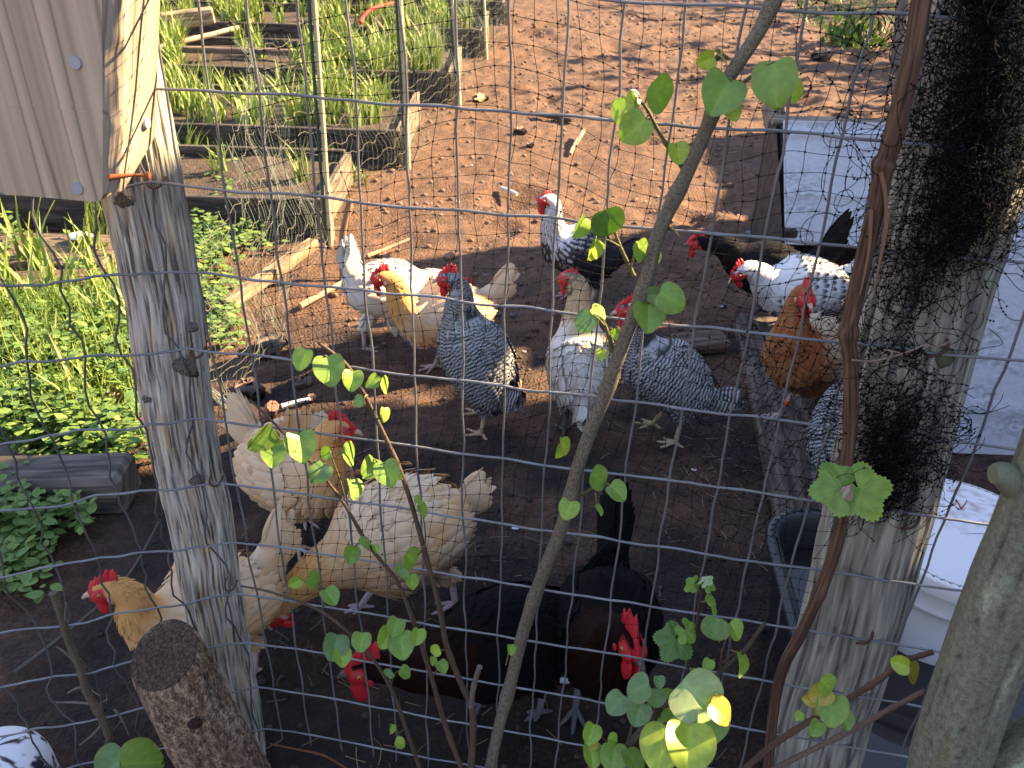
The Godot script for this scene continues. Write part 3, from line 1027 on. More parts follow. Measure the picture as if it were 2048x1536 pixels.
func hen(label: String, kind: String, pos: Vector3, yaw: float, q := {}) -> Node3D:
	var o := thing("hen", label, "hen", pos, "hens in the run behind the fence")
	o.rotation.y = deg_to_rad(yaw)
	var sc: float = q.get("size", 1.0)
	var tilt := deg_to_rad(q.get("tilt", 8.0))
	var na := deg_to_rad(q.get("neck", 62.0))
	var nl: float = q.get("neck_len", 0.115) * sc
	var turn := deg_to_rad(q.get("turn", 0.0))
	var hp := deg_to_rad(q.get("head", -8.0))
	var ta := deg_to_rad(q.get("tail", 42.0))
	var tl: float = q.get("tail_len", 0.12) * sc
	var fat: float = q.get("fat", 1.0)
	var hb: float = q.get("stand", 0.225) * sc
	var comb: float = q.get("comb", 1.0) * sc
	var B := Bird.new()
	B.kind = kind
	B.sc = sc
	var a := Vector3(cos(tilt), sin(tilt), 0)
	var mid := Vector3(0, hb, 0)
	var rump := mid - a * 0.085 * sc
	var breast := mid + a * 0.076 * sc
	var td := Vector3(-cos(ta), sin(ta), 0)
	var tb := rump + (td - a).normalized() * 0.042 * sc
	var C := [tb + td * tl, tb + td * tl * 0.5, tb, rump, mid, breast]
	var R := [[0.008, 0.016], [0.034, 0.030], [0.058 * fat, 0.050 * fat], [0.086 * fat, 0.082 * fat], [0.102 * fat, 0.094 * fat], [0.092 * fat, 0.085 * fat]]
	var Y := [0.0, 0.0, 0.0, 0.0, 0.0, 0.0]
	var cur := breast
	var bend := deg_to_rad(q.get("bend", 12.0))
	var steps := [[na * 0.55 + tilt * 0.45, 0.062 * sc, 0.15, 0.062, 0.057], [na, nl * 0.5, 0.5, 0.043, 0.039], [na + bend, nl * 0.5, 0.85, 0.031, 0.028], [lerpf(na + bend, hp, 0.45), 0.034 * sc, 1.0, 0.0265, 0.0225], [hp, 0.026 * sc, 1.0, 0.0195, 0.0155], [hp - 0.1, 0.016 * sc, 1.0, 0.008, 0.007]]
	for st in steps:
		var yw: float = turn * st[2]
		var an: float = st[0]
		cur += Vector3(cos(an) * cos(yw), sin(an), -cos(an) * sin(yw)) * float(st[1])
		C.append(cur); R.append([st[3], st[4]]); Y.append(yw)
	# smooth the stations into rings
	var sub := 5
	var K := 11 * sub + 1
	for i in K:
		var f := float(i) / sub
		var j := mini(int(f), 10)
		var w := f - j
		var p0: Vector3 = C[maxi(j - 1, 0)]
		var p3: Vector3 = C[mini(j + 2, 11)]
		B.c.append(C[j].cubic_interpolate(C[j + 1], p0, p3, w))
		B.rv.append(maxf(cubic_interpolate(R[j][0], R[j + 1][0], R[maxi(j - 1, 0)][0], R[mini(j + 2, 11)][0], w), 0.004) * sc)
		B.rh.append(maxf(cubic_interpolate(R[j][1], R[j + 1][1], R[maxi(j - 1, 0)][1], R[mini(j + 2, 11)][1], w), 0.004) * sc)
		B.k.append(f)
		B.al.append(0.0 if i == 0 else B.al[i - 1] + B.c[i].distance_to(B.c[i - 1]))
	for i in K:
		var t := (B.c[mini(i + 2, K - 1)] - B.c[maxi(i - 2, 0)]).normalized()
		var f := float(i) / sub
		var j := mini(int(f), 10)
		var yw: float = lerpf(Y[j], Y[j + 1], f - j)
		var s := Vector3(sin(yw), 0, cos(yw))
		s = (s - t * s.dot(t)).normalized()
		B.s.append(s)
		B.u.append(s.cross(t).normalized())
	# body: one skin from tail to beak
	var skin := Color(0.50, 0.035, 0.035)
	var fm: Material = M.black_feather if kind in ["black", "copper", "brown_black"] else M.feather
	var m := MB.new()
	var P := []
	var Cc := []
	for i in K:
		var st := float(i) / sub
		var row := PackedVector3Array()
		var rc := PackedColorArray()
		for j in 20:
			var phi := TAU * j / 20
			arc_here = B.al[i]
			row.append(B.at(st, phi, 0.97))
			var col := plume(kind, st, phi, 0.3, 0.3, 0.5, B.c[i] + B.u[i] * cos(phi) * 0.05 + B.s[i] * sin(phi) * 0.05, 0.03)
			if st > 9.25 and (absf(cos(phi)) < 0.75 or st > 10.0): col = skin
			rc.append(col)
		P.append(row); Cc.append(rc)
	m.grid(P, Cc, true)
	part("body", m, fm, o)
	# plumage
	m = MB.new()
	var fine := kind in ["barred"]
	var st := 9.3
	while st > 0.15:
		var r := B.size_at(st)
		var L: float = lerpf(0.016, 0.036, clampf((9.3 - st) / 2.4, 0, 1)) * sc
		if st < 6.0: L = 0.042 * sc
		if st < 3.2: L = 0.050 * sc
		if st < 1.6: L = 0.060 * sc
		var W := L * (0.36 if st > 6.0 else 0.52)
		var cnt := maxi(int(TAU * r / (W * 0.68)), 5)
		var off := rng.randf()
		for j in cnt:
			var phi := TAU * (j + off + rnd(-0.25, 0.25)) / cnt
			var s2 := st + rnd(-0.12, 0.12)
			if s2 > 9.0 and absf(cos(phi)) < 0.8: continue
			if s2 > 8.7 and absf(sin(phi)) > 0.8 and s2 > 8.95: continue
			var p := B.at(s2, phi)
			var bk := (B.at(s2 - 0.25, phi) - p).normalized()
			var nn := B.normal(s2, phi)
			bk = (bk - nn * bk.dot(nn)).normalized()
			bk = (bk + Vector3(0, -0.16 if st < 5.5 else -0.05, 0)).normalized()
			bk = (bk - nn * bk.dot(nn)).normalized()
			bk = bk.rotated(nn, rnd(-0.12, 0.12))
			feather(m, p - nn * 0.002, bk, nn, L * rnd(0.85, 1.2), W * rnd(0.9, 1.15), rnd(0.05, 0.15), B, s2, phi, 14 if fine else (7 if kind in ["laced", "speckled"] else 4), 0.04)
		st -= maxf(L * 0.34 / maxf((B.at(st, 0.0) - B.at(st - 0.3, 0.0)).length() / 0.3, 0.02), 0.06)
	part("plumage", m, fm, o, "stuff")
	# folded wings
	for side in [1.0, -1.0]:
		m = MB.new()
		for row in 9:
			var f := row / 8.0
			var s2: float = lerpf(5.35, 2.3, f)
			var cnt := 6 - int(f * 2.0)
			for j in cnt:
				var g := (j + 0.5) / cnt
				var phi: float = side * lerpf(0.75, 1.95 - 0.35 * f, g)
				var p := B.at(s2, phi, 1.05 + 0.03 * sin(f * PI))
				var nn := B.normal(s2, phi)
				var bk := (B.at(s2 - 0.4, phi * 0.97) - B.at(s2, phi)).normalized()
				bk = (bk - nn * bk.dot(nn)).normalized()
				var L: float = lerpf(0.045, 0.088, f) * sc
				feather(m, p, bk.rotated(nn, rnd(-0.07, 0.07)), nn, L * rnd(0.9, 1.1), 0.030 * sc, rnd(0.02, 0.08), B, s2 - 0.3, phi, 24 if fine else 7, 0.10)
		part("wing", m, fm, o)
	# tail
	m = MB.new()
	for j in 14:
		var side := -1.0 if j % 2 == 0 else 1.0
		var f := float(j / 2) / 6.0
		var p := B.at(1.0 + 0.5 * f, side * (0.25 + 1.7 * f), 0.7)
		var bk := (td + Vector3(0, 0.25 - 0.42 * f, 0) * 0.8 + B.s[0] * side * (0.06 + 0.10 * f) - a * 0.12 * f).normalized()
		var nn := (B.s[0] * side * (0.8 + 0.2 * f) + B.u[2] * (0.6 - 0.5 * f)).normalized()
		nn = (nn - bk * nn.dot(bk)).normalized()
		feather(m, p, bk, nn, (tl * 0.72 + 0.03 * sc) * rnd(0.9, 1.08) * (1.0 - 0.22 * f), 0.036 * sc, 0.02, B, 0.6, side * (0.3 + 1.6 * f), 34 if fine else 7, 0.05)
	part("tail", m, fm, o, "stuff")
	# comb
	var yw: float = turn
	var fh := Vector3(cos(hp) * cos(yw), sin(hp), -cos(hp) * sin(yw))
	var sh := Vector3(sin(yw), 0, cos(yw))
	var uh := sh.cross(fh).normalized()
	var head: Vector3 = C[9]
	var face: Vector3 = C[10]
	var red := Color(0.56, 0.022, 0.030)
	if q.has("red"): red = q.red
	m = MB.new()
	P = []
	Cc = []
	var nk := 41
	for i in nk:
		var f := i / (nk - 1.0)
		var sp := absf(fmod(f * 5.5 + 0.25, 1.0) - 0.5) * 2.0
		var env := sin(PI * pow(f, 0.85)) * 0.9 + 0.12
		var hgt := comb * (0.012 + 0.021 * env * (0.42 + 0.58 * sp) if kind != "laced" and kind != "straw" else 0.008 + 0.007 * env + 0.002 * sp)
		if f < 0.03 or f > 0.97: hgt *= 0.4
		var b := head + fh * lerpf(-0.020, 0.046, f) * sc + uh * (0.021 - 0.020 * pow(maxf(f - 0.3, 0) / 0.7, 1.4)) * sc
		var back := -fh * 0.009 * comb * (hgt / (0.03 * comb))
		var wob := sh * 0.004 * sin(f * 9.0) * comb
		var row := PackedVector3Array()
		var rc := PackedColorArray()
		for z in [[-1.0, -0.3], [-0.95, 0.25], [-0.6, 0.75], [0.0, 1.0], [0.6, 0.75], [0.95, 0.25], [1.0, -0.3]]:
			row.append(b + sh * 0.0052 * sc * z[0] + (uh * hgt + back + wob) * z[1])
			rc.append(tinted(red, 0.85 + 0.3 * maxf(z[1], 0.0)))
		P.append(row); Cc.append(rc)
	m.grid(P, Cc, true)
	part("comb", m, M.skin, o)
	for side in [1.0, -1.0]:
		# face skin, wattle, ear lobe, eye
		m = MB.new()
		var fb := Basis(fh, uh, sh)
		m.ball(Transform3D(fb * Basis().scaled(Vector3(0.021, 0.017, 0.008) * sc), face - fh * 0.008 * sc - uh * 0.003 * sc + sh * side * 0.013 * sc), tinted(red, 0.9), 14, 9, func(d: Vector3): return 1.0 + 0.25 * n2.get_noise_3d(d.x * 60, d.y * 60, d.z * 60 + yaw))
		part("face_patch", m, M.skin, o)
		m = MB.new()
		m.ball(Transform3D(fb * Basis().scaled(Vector3(0.010, 0.019, 0.0042) * comb), face + fh * 0.001 * sc - uh * (0.016 * sc + 0.014 * comb) + sh * side * 0.0085 * sc + Vector3(0, -0.003, 0)), red, 14, 9, func(d: Vector3): return 1.0 + 0.22 * n2.get_noise_3d(d.x * 40, d.y * 40 + yaw, d.z * 40))
		part("wattle", m, M.skin, o)
		m = MB.new()
		m.ball(Transform3D(fb * Basis().scaled(Vector3(0.006, 0.009, 0.003) * sc), head - uh * 0.012 * sc + fh * 0.002 * sc + sh * side * 0.0215 * sc), Color(0.62, 0.30, 0.24) if kind in ["buff", "white", "cream_buff", "red", "gold"] else tinted(red, 0.8), 10, 7)
		part("ear_lobe", m, M.skin, o)
		m = MB.new()
		var ep: Vector3 = face - fh * 0.008 * sc + uh * 0.005 * sc + sh * side * 0.0185 * sc
		m.ball(Transform3D(Basis().scaled(Vector3.ONE * 0.0046 * sc), ep), Color(0.42, 0.17, 0.03), 12, 8)
		m.ball(Transform3D(Basis().scaled(Vector3.ONE * 0.0026 * sc), ep + sh * side * 0.0026 * sc), Color(0.005, 0.005, 0.005), 8, 6)
		part("eye", m, M.gloss, o)
	var horn: Color = q.get("beak", Color(0.56, 0.36, 0.25))
	m = MB.new()
	var b0 := face + fh * 0.006 * sc - uh * 0.001 * sc
	m.tube(PackedVector3Array([b0, b0 + fh * 0.010 * sc, b0 + (fh * 0.019 - uh * 0.002) * sc, b0 + (fh * 0.026 - uh * 0.007) * sc, b0 + (fh * 0.027 - uh * 0.010) * sc]), 0.0095 * sc, 0.0008, 10, horn)
	part("beak", m, M.gloss, o)
	if kind == "straw":   # muffs and beard
		m = MB.new()
		for j in 70:
			var ph := rnd(PI * 0.55, PI * 1.45)
			var p := B.at(rnd(8.9, 9.7), ph, 0.95)
			var nn := (p - head).normalized()
			var dn := (Vector3(0, -0.8, 0) - fh * 0.5 + nn * 0.4).normalized()
			feather(m, p, dn, (nn - dn * nn.dot(dn)).normalized(), 0.026, 0.010, 0.2, B, 9.0, ph, 3)
		part("beard", m, fm, o, "stuff")
	# legs
	var shank: Color = q.get("shank", Color(0.48, 0.36, 0.31))
	var stride: float = q.get("stride", 0.025)
	var band = q.get("band", null)
	for side in [1.0, -1.0]:
		var hip := mid + Vector3(-0.02, -0.045, side * 0.042) * sc
		var hock := Vector3(-0.040 + stride * side, 0.098, side * 0.040) * sc
		var ank := Vector3(-0.012 + stride * side * 1.6, 0.014, side * 0.042) * sc
		if q.get("lift", 0.0) > 0.0 and side > 0: ank += Vector3(0.03, q.lift, 0)
		m = MB.new()
		var l := PackedVector3Array()
		for i in 13: l.append(hip.lerp(hock, i / 8.0) if i <= 8 else hock.lerp(ank, (i - 8) / 4.0))
		m.tube(l, 1, 1, 12, Color.WHITE, func(f, ang, _r):
			var rr: float = lerpf(0.048, 0.013, smoothstep(0.0, 0.62, f)) if f < 0.64 else lerpf(0.0088, 0.0068, (f - 0.64) / 0.36)
			return [rr * sc, plume(kind, 4.6, PI, 0.3, 0.4, 0.5, l[int(f * 12)], 0.03) if f < 0.6 else tinted(shank, 1.0 + 0.2 * sin(f * 130.0))])
		var leg := part("leg", m, fm, o)
		m = MB.new()
		for i in 46:   # thigh feathers
			var f := sqrt(rng.randf()) * 0.9
			var ang := rnd(0, TAU)
			var ax := (hock - hip).normalized()
			var e1 := ax.cross(Vector3(0, 0, 1)).normalized()
			var nn := (e1 * cos(ang) + Vector3(0, 0, 1) * sin(ang)).normalized()
			var p := hip.lerp(hock, f) + nn * lerpf(0.048, 0.012, f) * sc
			feather(m, p, (ax + nn * 0.1).normalized(), nn, 0.030 * sc, 0.016 * sc, 0.06, B, 4.6, PI, 10 if fine else 3)
		part("thigh_feathers", m, fm, leg, "stuff")
		m = MB.new()
		for an in [[0.0, 0.052], [0.62, 0.044], [-0.62, 0.044], [PI + 0.2, 0.026]]:
			var d: Vector3 = Vector3(cos(an[0]), 0, sin(an[0])) * an[1] * sc
			var drop := Vector3(0, -0.008, 0) * sc
			m.tube(PackedVector3Array([ank, ank + d * 0.35 + drop * 0.3, ank + d * 0.75 + drop, ank + d + drop, ank + d * 1.13 + drop * 1.3]), 0.0062 * sc, 0.0022 * sc, 8, shank)
		part("foot", m, M.vc, leg)
		if band != null and side > 0:
			m = MB.new()
			m.tube(PackedVector3Array([hock.lerp(ank, 0.5), hock.lerp(ank, 0.66)]), 0.0094 * sc, 0.0094 * sc, 12, band)
			part("leg_band", m, M.plastic, leg)
	o.position.y += ground_h(pos.x, pos.z) - 0.004
	return o

func make_hens():
	var pink := Color(0.50, 0.37, 0.33)
	var grey := Color(0.12, 0.115, 0.12)
	var horn_dark := Color(0.10, 0.09, 0.09)
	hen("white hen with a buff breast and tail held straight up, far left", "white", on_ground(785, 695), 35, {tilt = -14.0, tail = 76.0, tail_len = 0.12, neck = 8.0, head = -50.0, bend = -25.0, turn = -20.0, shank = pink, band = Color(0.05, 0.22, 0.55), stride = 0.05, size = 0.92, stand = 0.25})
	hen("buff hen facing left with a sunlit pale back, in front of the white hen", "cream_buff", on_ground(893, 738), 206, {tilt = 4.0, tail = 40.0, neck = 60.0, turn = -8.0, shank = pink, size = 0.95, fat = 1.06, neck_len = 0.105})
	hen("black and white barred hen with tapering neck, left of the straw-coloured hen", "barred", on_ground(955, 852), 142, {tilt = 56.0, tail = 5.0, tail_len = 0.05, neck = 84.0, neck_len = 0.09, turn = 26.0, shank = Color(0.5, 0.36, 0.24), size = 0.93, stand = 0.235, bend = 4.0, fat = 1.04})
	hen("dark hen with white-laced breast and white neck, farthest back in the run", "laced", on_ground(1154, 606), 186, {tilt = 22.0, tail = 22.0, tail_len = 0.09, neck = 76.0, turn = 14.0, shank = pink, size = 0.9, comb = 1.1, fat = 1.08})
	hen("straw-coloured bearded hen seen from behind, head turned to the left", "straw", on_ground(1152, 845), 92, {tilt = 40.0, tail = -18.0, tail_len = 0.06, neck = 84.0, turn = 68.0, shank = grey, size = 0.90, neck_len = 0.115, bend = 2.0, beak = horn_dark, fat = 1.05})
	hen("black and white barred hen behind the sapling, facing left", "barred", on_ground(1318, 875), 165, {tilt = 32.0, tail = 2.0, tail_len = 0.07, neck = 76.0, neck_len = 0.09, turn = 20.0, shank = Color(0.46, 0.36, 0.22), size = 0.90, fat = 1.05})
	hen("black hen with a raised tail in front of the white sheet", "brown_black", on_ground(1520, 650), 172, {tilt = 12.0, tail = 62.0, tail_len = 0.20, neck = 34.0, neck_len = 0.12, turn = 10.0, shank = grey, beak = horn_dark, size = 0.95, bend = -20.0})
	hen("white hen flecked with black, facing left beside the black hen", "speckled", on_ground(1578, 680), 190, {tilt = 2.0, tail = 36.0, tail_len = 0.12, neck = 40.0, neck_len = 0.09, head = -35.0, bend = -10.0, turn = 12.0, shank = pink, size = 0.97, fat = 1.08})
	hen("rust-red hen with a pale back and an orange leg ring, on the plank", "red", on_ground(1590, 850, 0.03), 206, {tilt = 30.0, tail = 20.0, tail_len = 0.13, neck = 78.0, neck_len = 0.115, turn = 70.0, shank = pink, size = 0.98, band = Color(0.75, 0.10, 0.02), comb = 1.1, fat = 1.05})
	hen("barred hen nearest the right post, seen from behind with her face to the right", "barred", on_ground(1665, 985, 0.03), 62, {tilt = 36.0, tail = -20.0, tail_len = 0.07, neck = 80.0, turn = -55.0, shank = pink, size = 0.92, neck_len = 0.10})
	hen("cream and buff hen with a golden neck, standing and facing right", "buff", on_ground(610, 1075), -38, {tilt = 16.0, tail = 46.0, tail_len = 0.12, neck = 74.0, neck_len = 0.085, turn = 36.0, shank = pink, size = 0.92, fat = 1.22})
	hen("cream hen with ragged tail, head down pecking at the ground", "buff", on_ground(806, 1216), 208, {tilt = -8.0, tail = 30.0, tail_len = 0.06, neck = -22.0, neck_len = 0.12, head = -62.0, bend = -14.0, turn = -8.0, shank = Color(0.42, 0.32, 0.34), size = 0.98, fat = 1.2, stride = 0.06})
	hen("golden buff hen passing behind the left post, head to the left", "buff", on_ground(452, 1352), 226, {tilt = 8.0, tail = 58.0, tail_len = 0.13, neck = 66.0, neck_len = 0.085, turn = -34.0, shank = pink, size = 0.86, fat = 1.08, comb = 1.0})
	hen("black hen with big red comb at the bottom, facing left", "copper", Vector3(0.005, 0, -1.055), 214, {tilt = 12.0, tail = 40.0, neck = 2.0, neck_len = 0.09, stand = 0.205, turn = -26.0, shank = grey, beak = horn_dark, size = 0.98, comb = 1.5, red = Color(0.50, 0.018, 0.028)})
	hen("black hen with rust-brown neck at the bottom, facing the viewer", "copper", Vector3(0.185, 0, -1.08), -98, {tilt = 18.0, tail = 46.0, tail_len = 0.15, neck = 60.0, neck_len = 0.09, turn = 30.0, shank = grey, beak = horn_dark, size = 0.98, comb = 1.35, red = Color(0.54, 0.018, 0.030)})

# ---------------------------------------------------------------- leaves and stems in front of the fence
func heart_leaf(size: float, col: Color, fold: float, curl: float, sd: int) -> MB:
	# lies in x (across) / y (tip down, notch at the origin), upper side towards +z
	var m := MB.new()
	var NR := 12
	for half in [-1.0, 1.0]:
		var P := []
		var C := []
		for i in NR + 1:
			var t := float(i) / NR
			var row := PackedVector3Array()
			var rc := PackedColorArray()
			# rim of half a heart, walked from the notch to the tip
			var th := PI * t
			var rx := 0.50 * pow(sin(th), 0.85) * (1.0 + 0.10 * cos(th))
			var ry := -0.42 + 0.46 * cos(th) + 0.10 * sin(th) * maxf(cos(th), 0.0) * 1.6 - 0.10 * exp(-pow((PI - th) / 0.34, 2.0)) - 0.04 * exp(-pow(th / 0.4, 2.0))
			if i == NR: rx = 0.0
			var axis := Vector2(0, lerpf(0.0, -0.98, pow(t, 1.3)))
			for j in 5:
				var w := j / 4.0
				var p := axis.lerp(Vector2(rx, ry), w)
				var wav := 0.02 * sin(t * 11.0 + sd) * w
				var z := fold * absf(p.x) - curl * (p.y * p.y) - 0.10 * p.x * p.x + wav
				row.append(Vector3(p.x * half, p.y, z) * size)
				var vein := 0.0
				if j == 0: vein = 0.28
				var k := 1.0 + vein + 0.22 * n2.get_noise_3d(p.x * half * 40.0 + sd * 13.0, p.y * 40.0, 0.0) + (0.16 if ((i + j) % 3 == 0 and j < 4 and j > 0) else 0.0)
				var cc := tinted(col, k)
				if j == 4: cc = cc.lerp(Color(0.36, 0.22, 0.06), 0.25)
				rc.append(cc)
			P.append(row); C.append(rc)
		m.grid(P, C, false, Vector3(0, 0, 1))
	return m

func lobed_leaf(size: float, col: Color, sd: int) -> MB:
	# grape leaf: five lobes with a toothed rim
	var m := MB.new()
	var N := 130
	var P := []
	var C := []
	for ring in 7:
		var w := ring / 6.0
		var row := PackedVector3Array()
		var rc := PackedColorArray()
		for i in N + 1:
			var a := lerpf(-PI * 0.93, PI * 0.93, float(i) / N)
			var lob := 0.70 + 0.26 * pow(0.5 + 0.5 * cos(a * 5.0), 0.8) * (1.0 - 0.07 * absf(a)) + 0.10 * (1.0 - absf(a) / PI)
			lob += 0.10 * (absf(fmod(i * 0.29 + 100.0, 1.0) - 0.5) * 2.0 - 0.5)
			var rr: float = lob * w
			var p := Vector2(sin(a), -cos(a)) * rr
			var z := -0.18 * p.length_squared() + 0.05 * sin(a * 5.0) * w + 0.06 * n2.get_noise_2d(p.x * 30 + sd, p.y * 30)
			row.append(Vector3(p.x, p.y, z) * size * 0.5)
			var vein := 0.25 * smoothstep(0.10, 0.0, absf(fmod(absf(a) + 0.63, 1.26) - 0.63))
			rc.append(tinted(col, 1.0 + vein * (1.0 - w) + 0.3 * n2.get_noise_2d(p.x * 26.0 + sd * 3.0, p.y * 26.0) + (0.18 if ring == 6 else 0.0)))
		P.append(row); C.append(rc)
	m.grid(P, C, false, Vector3(0, 0, 1))
	return m

# one leaf: centre and length in photograph pixels, the way its tip points (0 down, 90 right), tilts and a tone
func put_leaf(parent: Node3D, x: float, y: float, px: float, tip: float, tone: int, off: float, yaw := 0.0, pitch := 0.0, stalk := Vector2.ZERO, lobed := false):
	var tones := [Color(0.205, 0.335, 0.06), Color(0.275, 0.42, 0.06), Color(0.37, 0.48, 0.055), Color(0.42, 0.34, 0.05), Color(0.15, 0.26, 0.10), Color(0.34, 0.45, 0.21), Color(0.115, 0.215, 0.045)]
	var c := on_fence(x, y, off)
	var size := px / LENS * (c - Vector3(0, EYE, 0)).length()
	var look := (Vector3(0, EYE, 0) - c).normalized()
	var bz := (look * 0.75 + Vector3(0, 0.5, 0.12)).normalized()
	var by := Vector3.UP - bz * bz.y
	var bs := Basis(by.normalized().cross(bz).normalized(), by.normalized(), bz)
	bs = bs * Basis(Vector3.BACK, deg_to_rad(tip)) * Basis(Vector3.UP, deg_to_rad(yaw)) * Basis(Vector3.RIGHT, deg_to_rad(pitch))
	var sd := int(x * 7 + y)
	var m := lobed_leaf(size * 1.25, tones[tone], sd) if lobed else heart_leaf(size, tones[tone], rnd(0.15, 0.5), rnd(0.05, 0.35), sd)
	var base := c + bs * Vector3(0, size * (0.22 if lobed else 0.45), 0)
	var t := Transform3D(bs, base - parent.position)
	for i in m.v.size():
		m.v[i] = t * m.v[i]
		m.n[i] = bs * m.n[i]
	part("leaf", m, M.leaf, parent)
	if stalk != Vector2.ZERO:
		m = MB.new()
		var e := on_fence(stalk.x, stalk.y, off * 0.75)
		m.tube(smooth_line([base - parent.position, (base * 0.5 + e * 0.5) + Vector3(0, 0.003, 0.003) - parent.position, e - parent.position], 4), 0.0007, 0.0009, 6, Color(0.20, 0.17, 0.06))
		part("leaf_stalk", m, M.vc, parent)

func len_of(l: PackedVector3Array) -> float:
	var t := 0.0
	for i in l.size() - 1: t += l[i].distance_to(l[i + 1])
	return t

func stem(parent: Node3D, called: String, pts: Array, off: float, r0: float, r1: float, col: Color, off2 := -1.0) -> MeshInstance3D:
	var l := []
	for i in pts.size():
		l.append(on_fence(pts[i][0], pts[i][1], lerpf(off, off2 if off2 >= 0.0 else off, float(i) / (pts.size() - 1))) - parent.position)
	var m := MB.new()
	var line := smooth_line(l, 10)
	var nodes := 9.0
	m.tube(line, r0, r1, 14, col, func(f, a, r):
		var k: float = n3.get_noise_3d(cos(a) * 20.0, f * 420.0, sin(a) * 20.0)
		var g: float = n2.get_noise_3d(cos(a) * 8.0, f * 60.0, sin(a) * 8.0)
		var swell: float = 1.0 + 0.22 * exp(-pow((fmod(f * nodes + 0.5, 1.0) - 0.5) * 9.0, 2.0))
		var cc := tinted(col, 1.0 + 0.4 * g)
		return [r * swell * (1.0 + 0.06 * g + 0.02 * k), cc], true, 1.0, len_of(line) / (TAU * maxf(r0, r1)) * 0.8)
	return part(called, m, M.twig, parent)

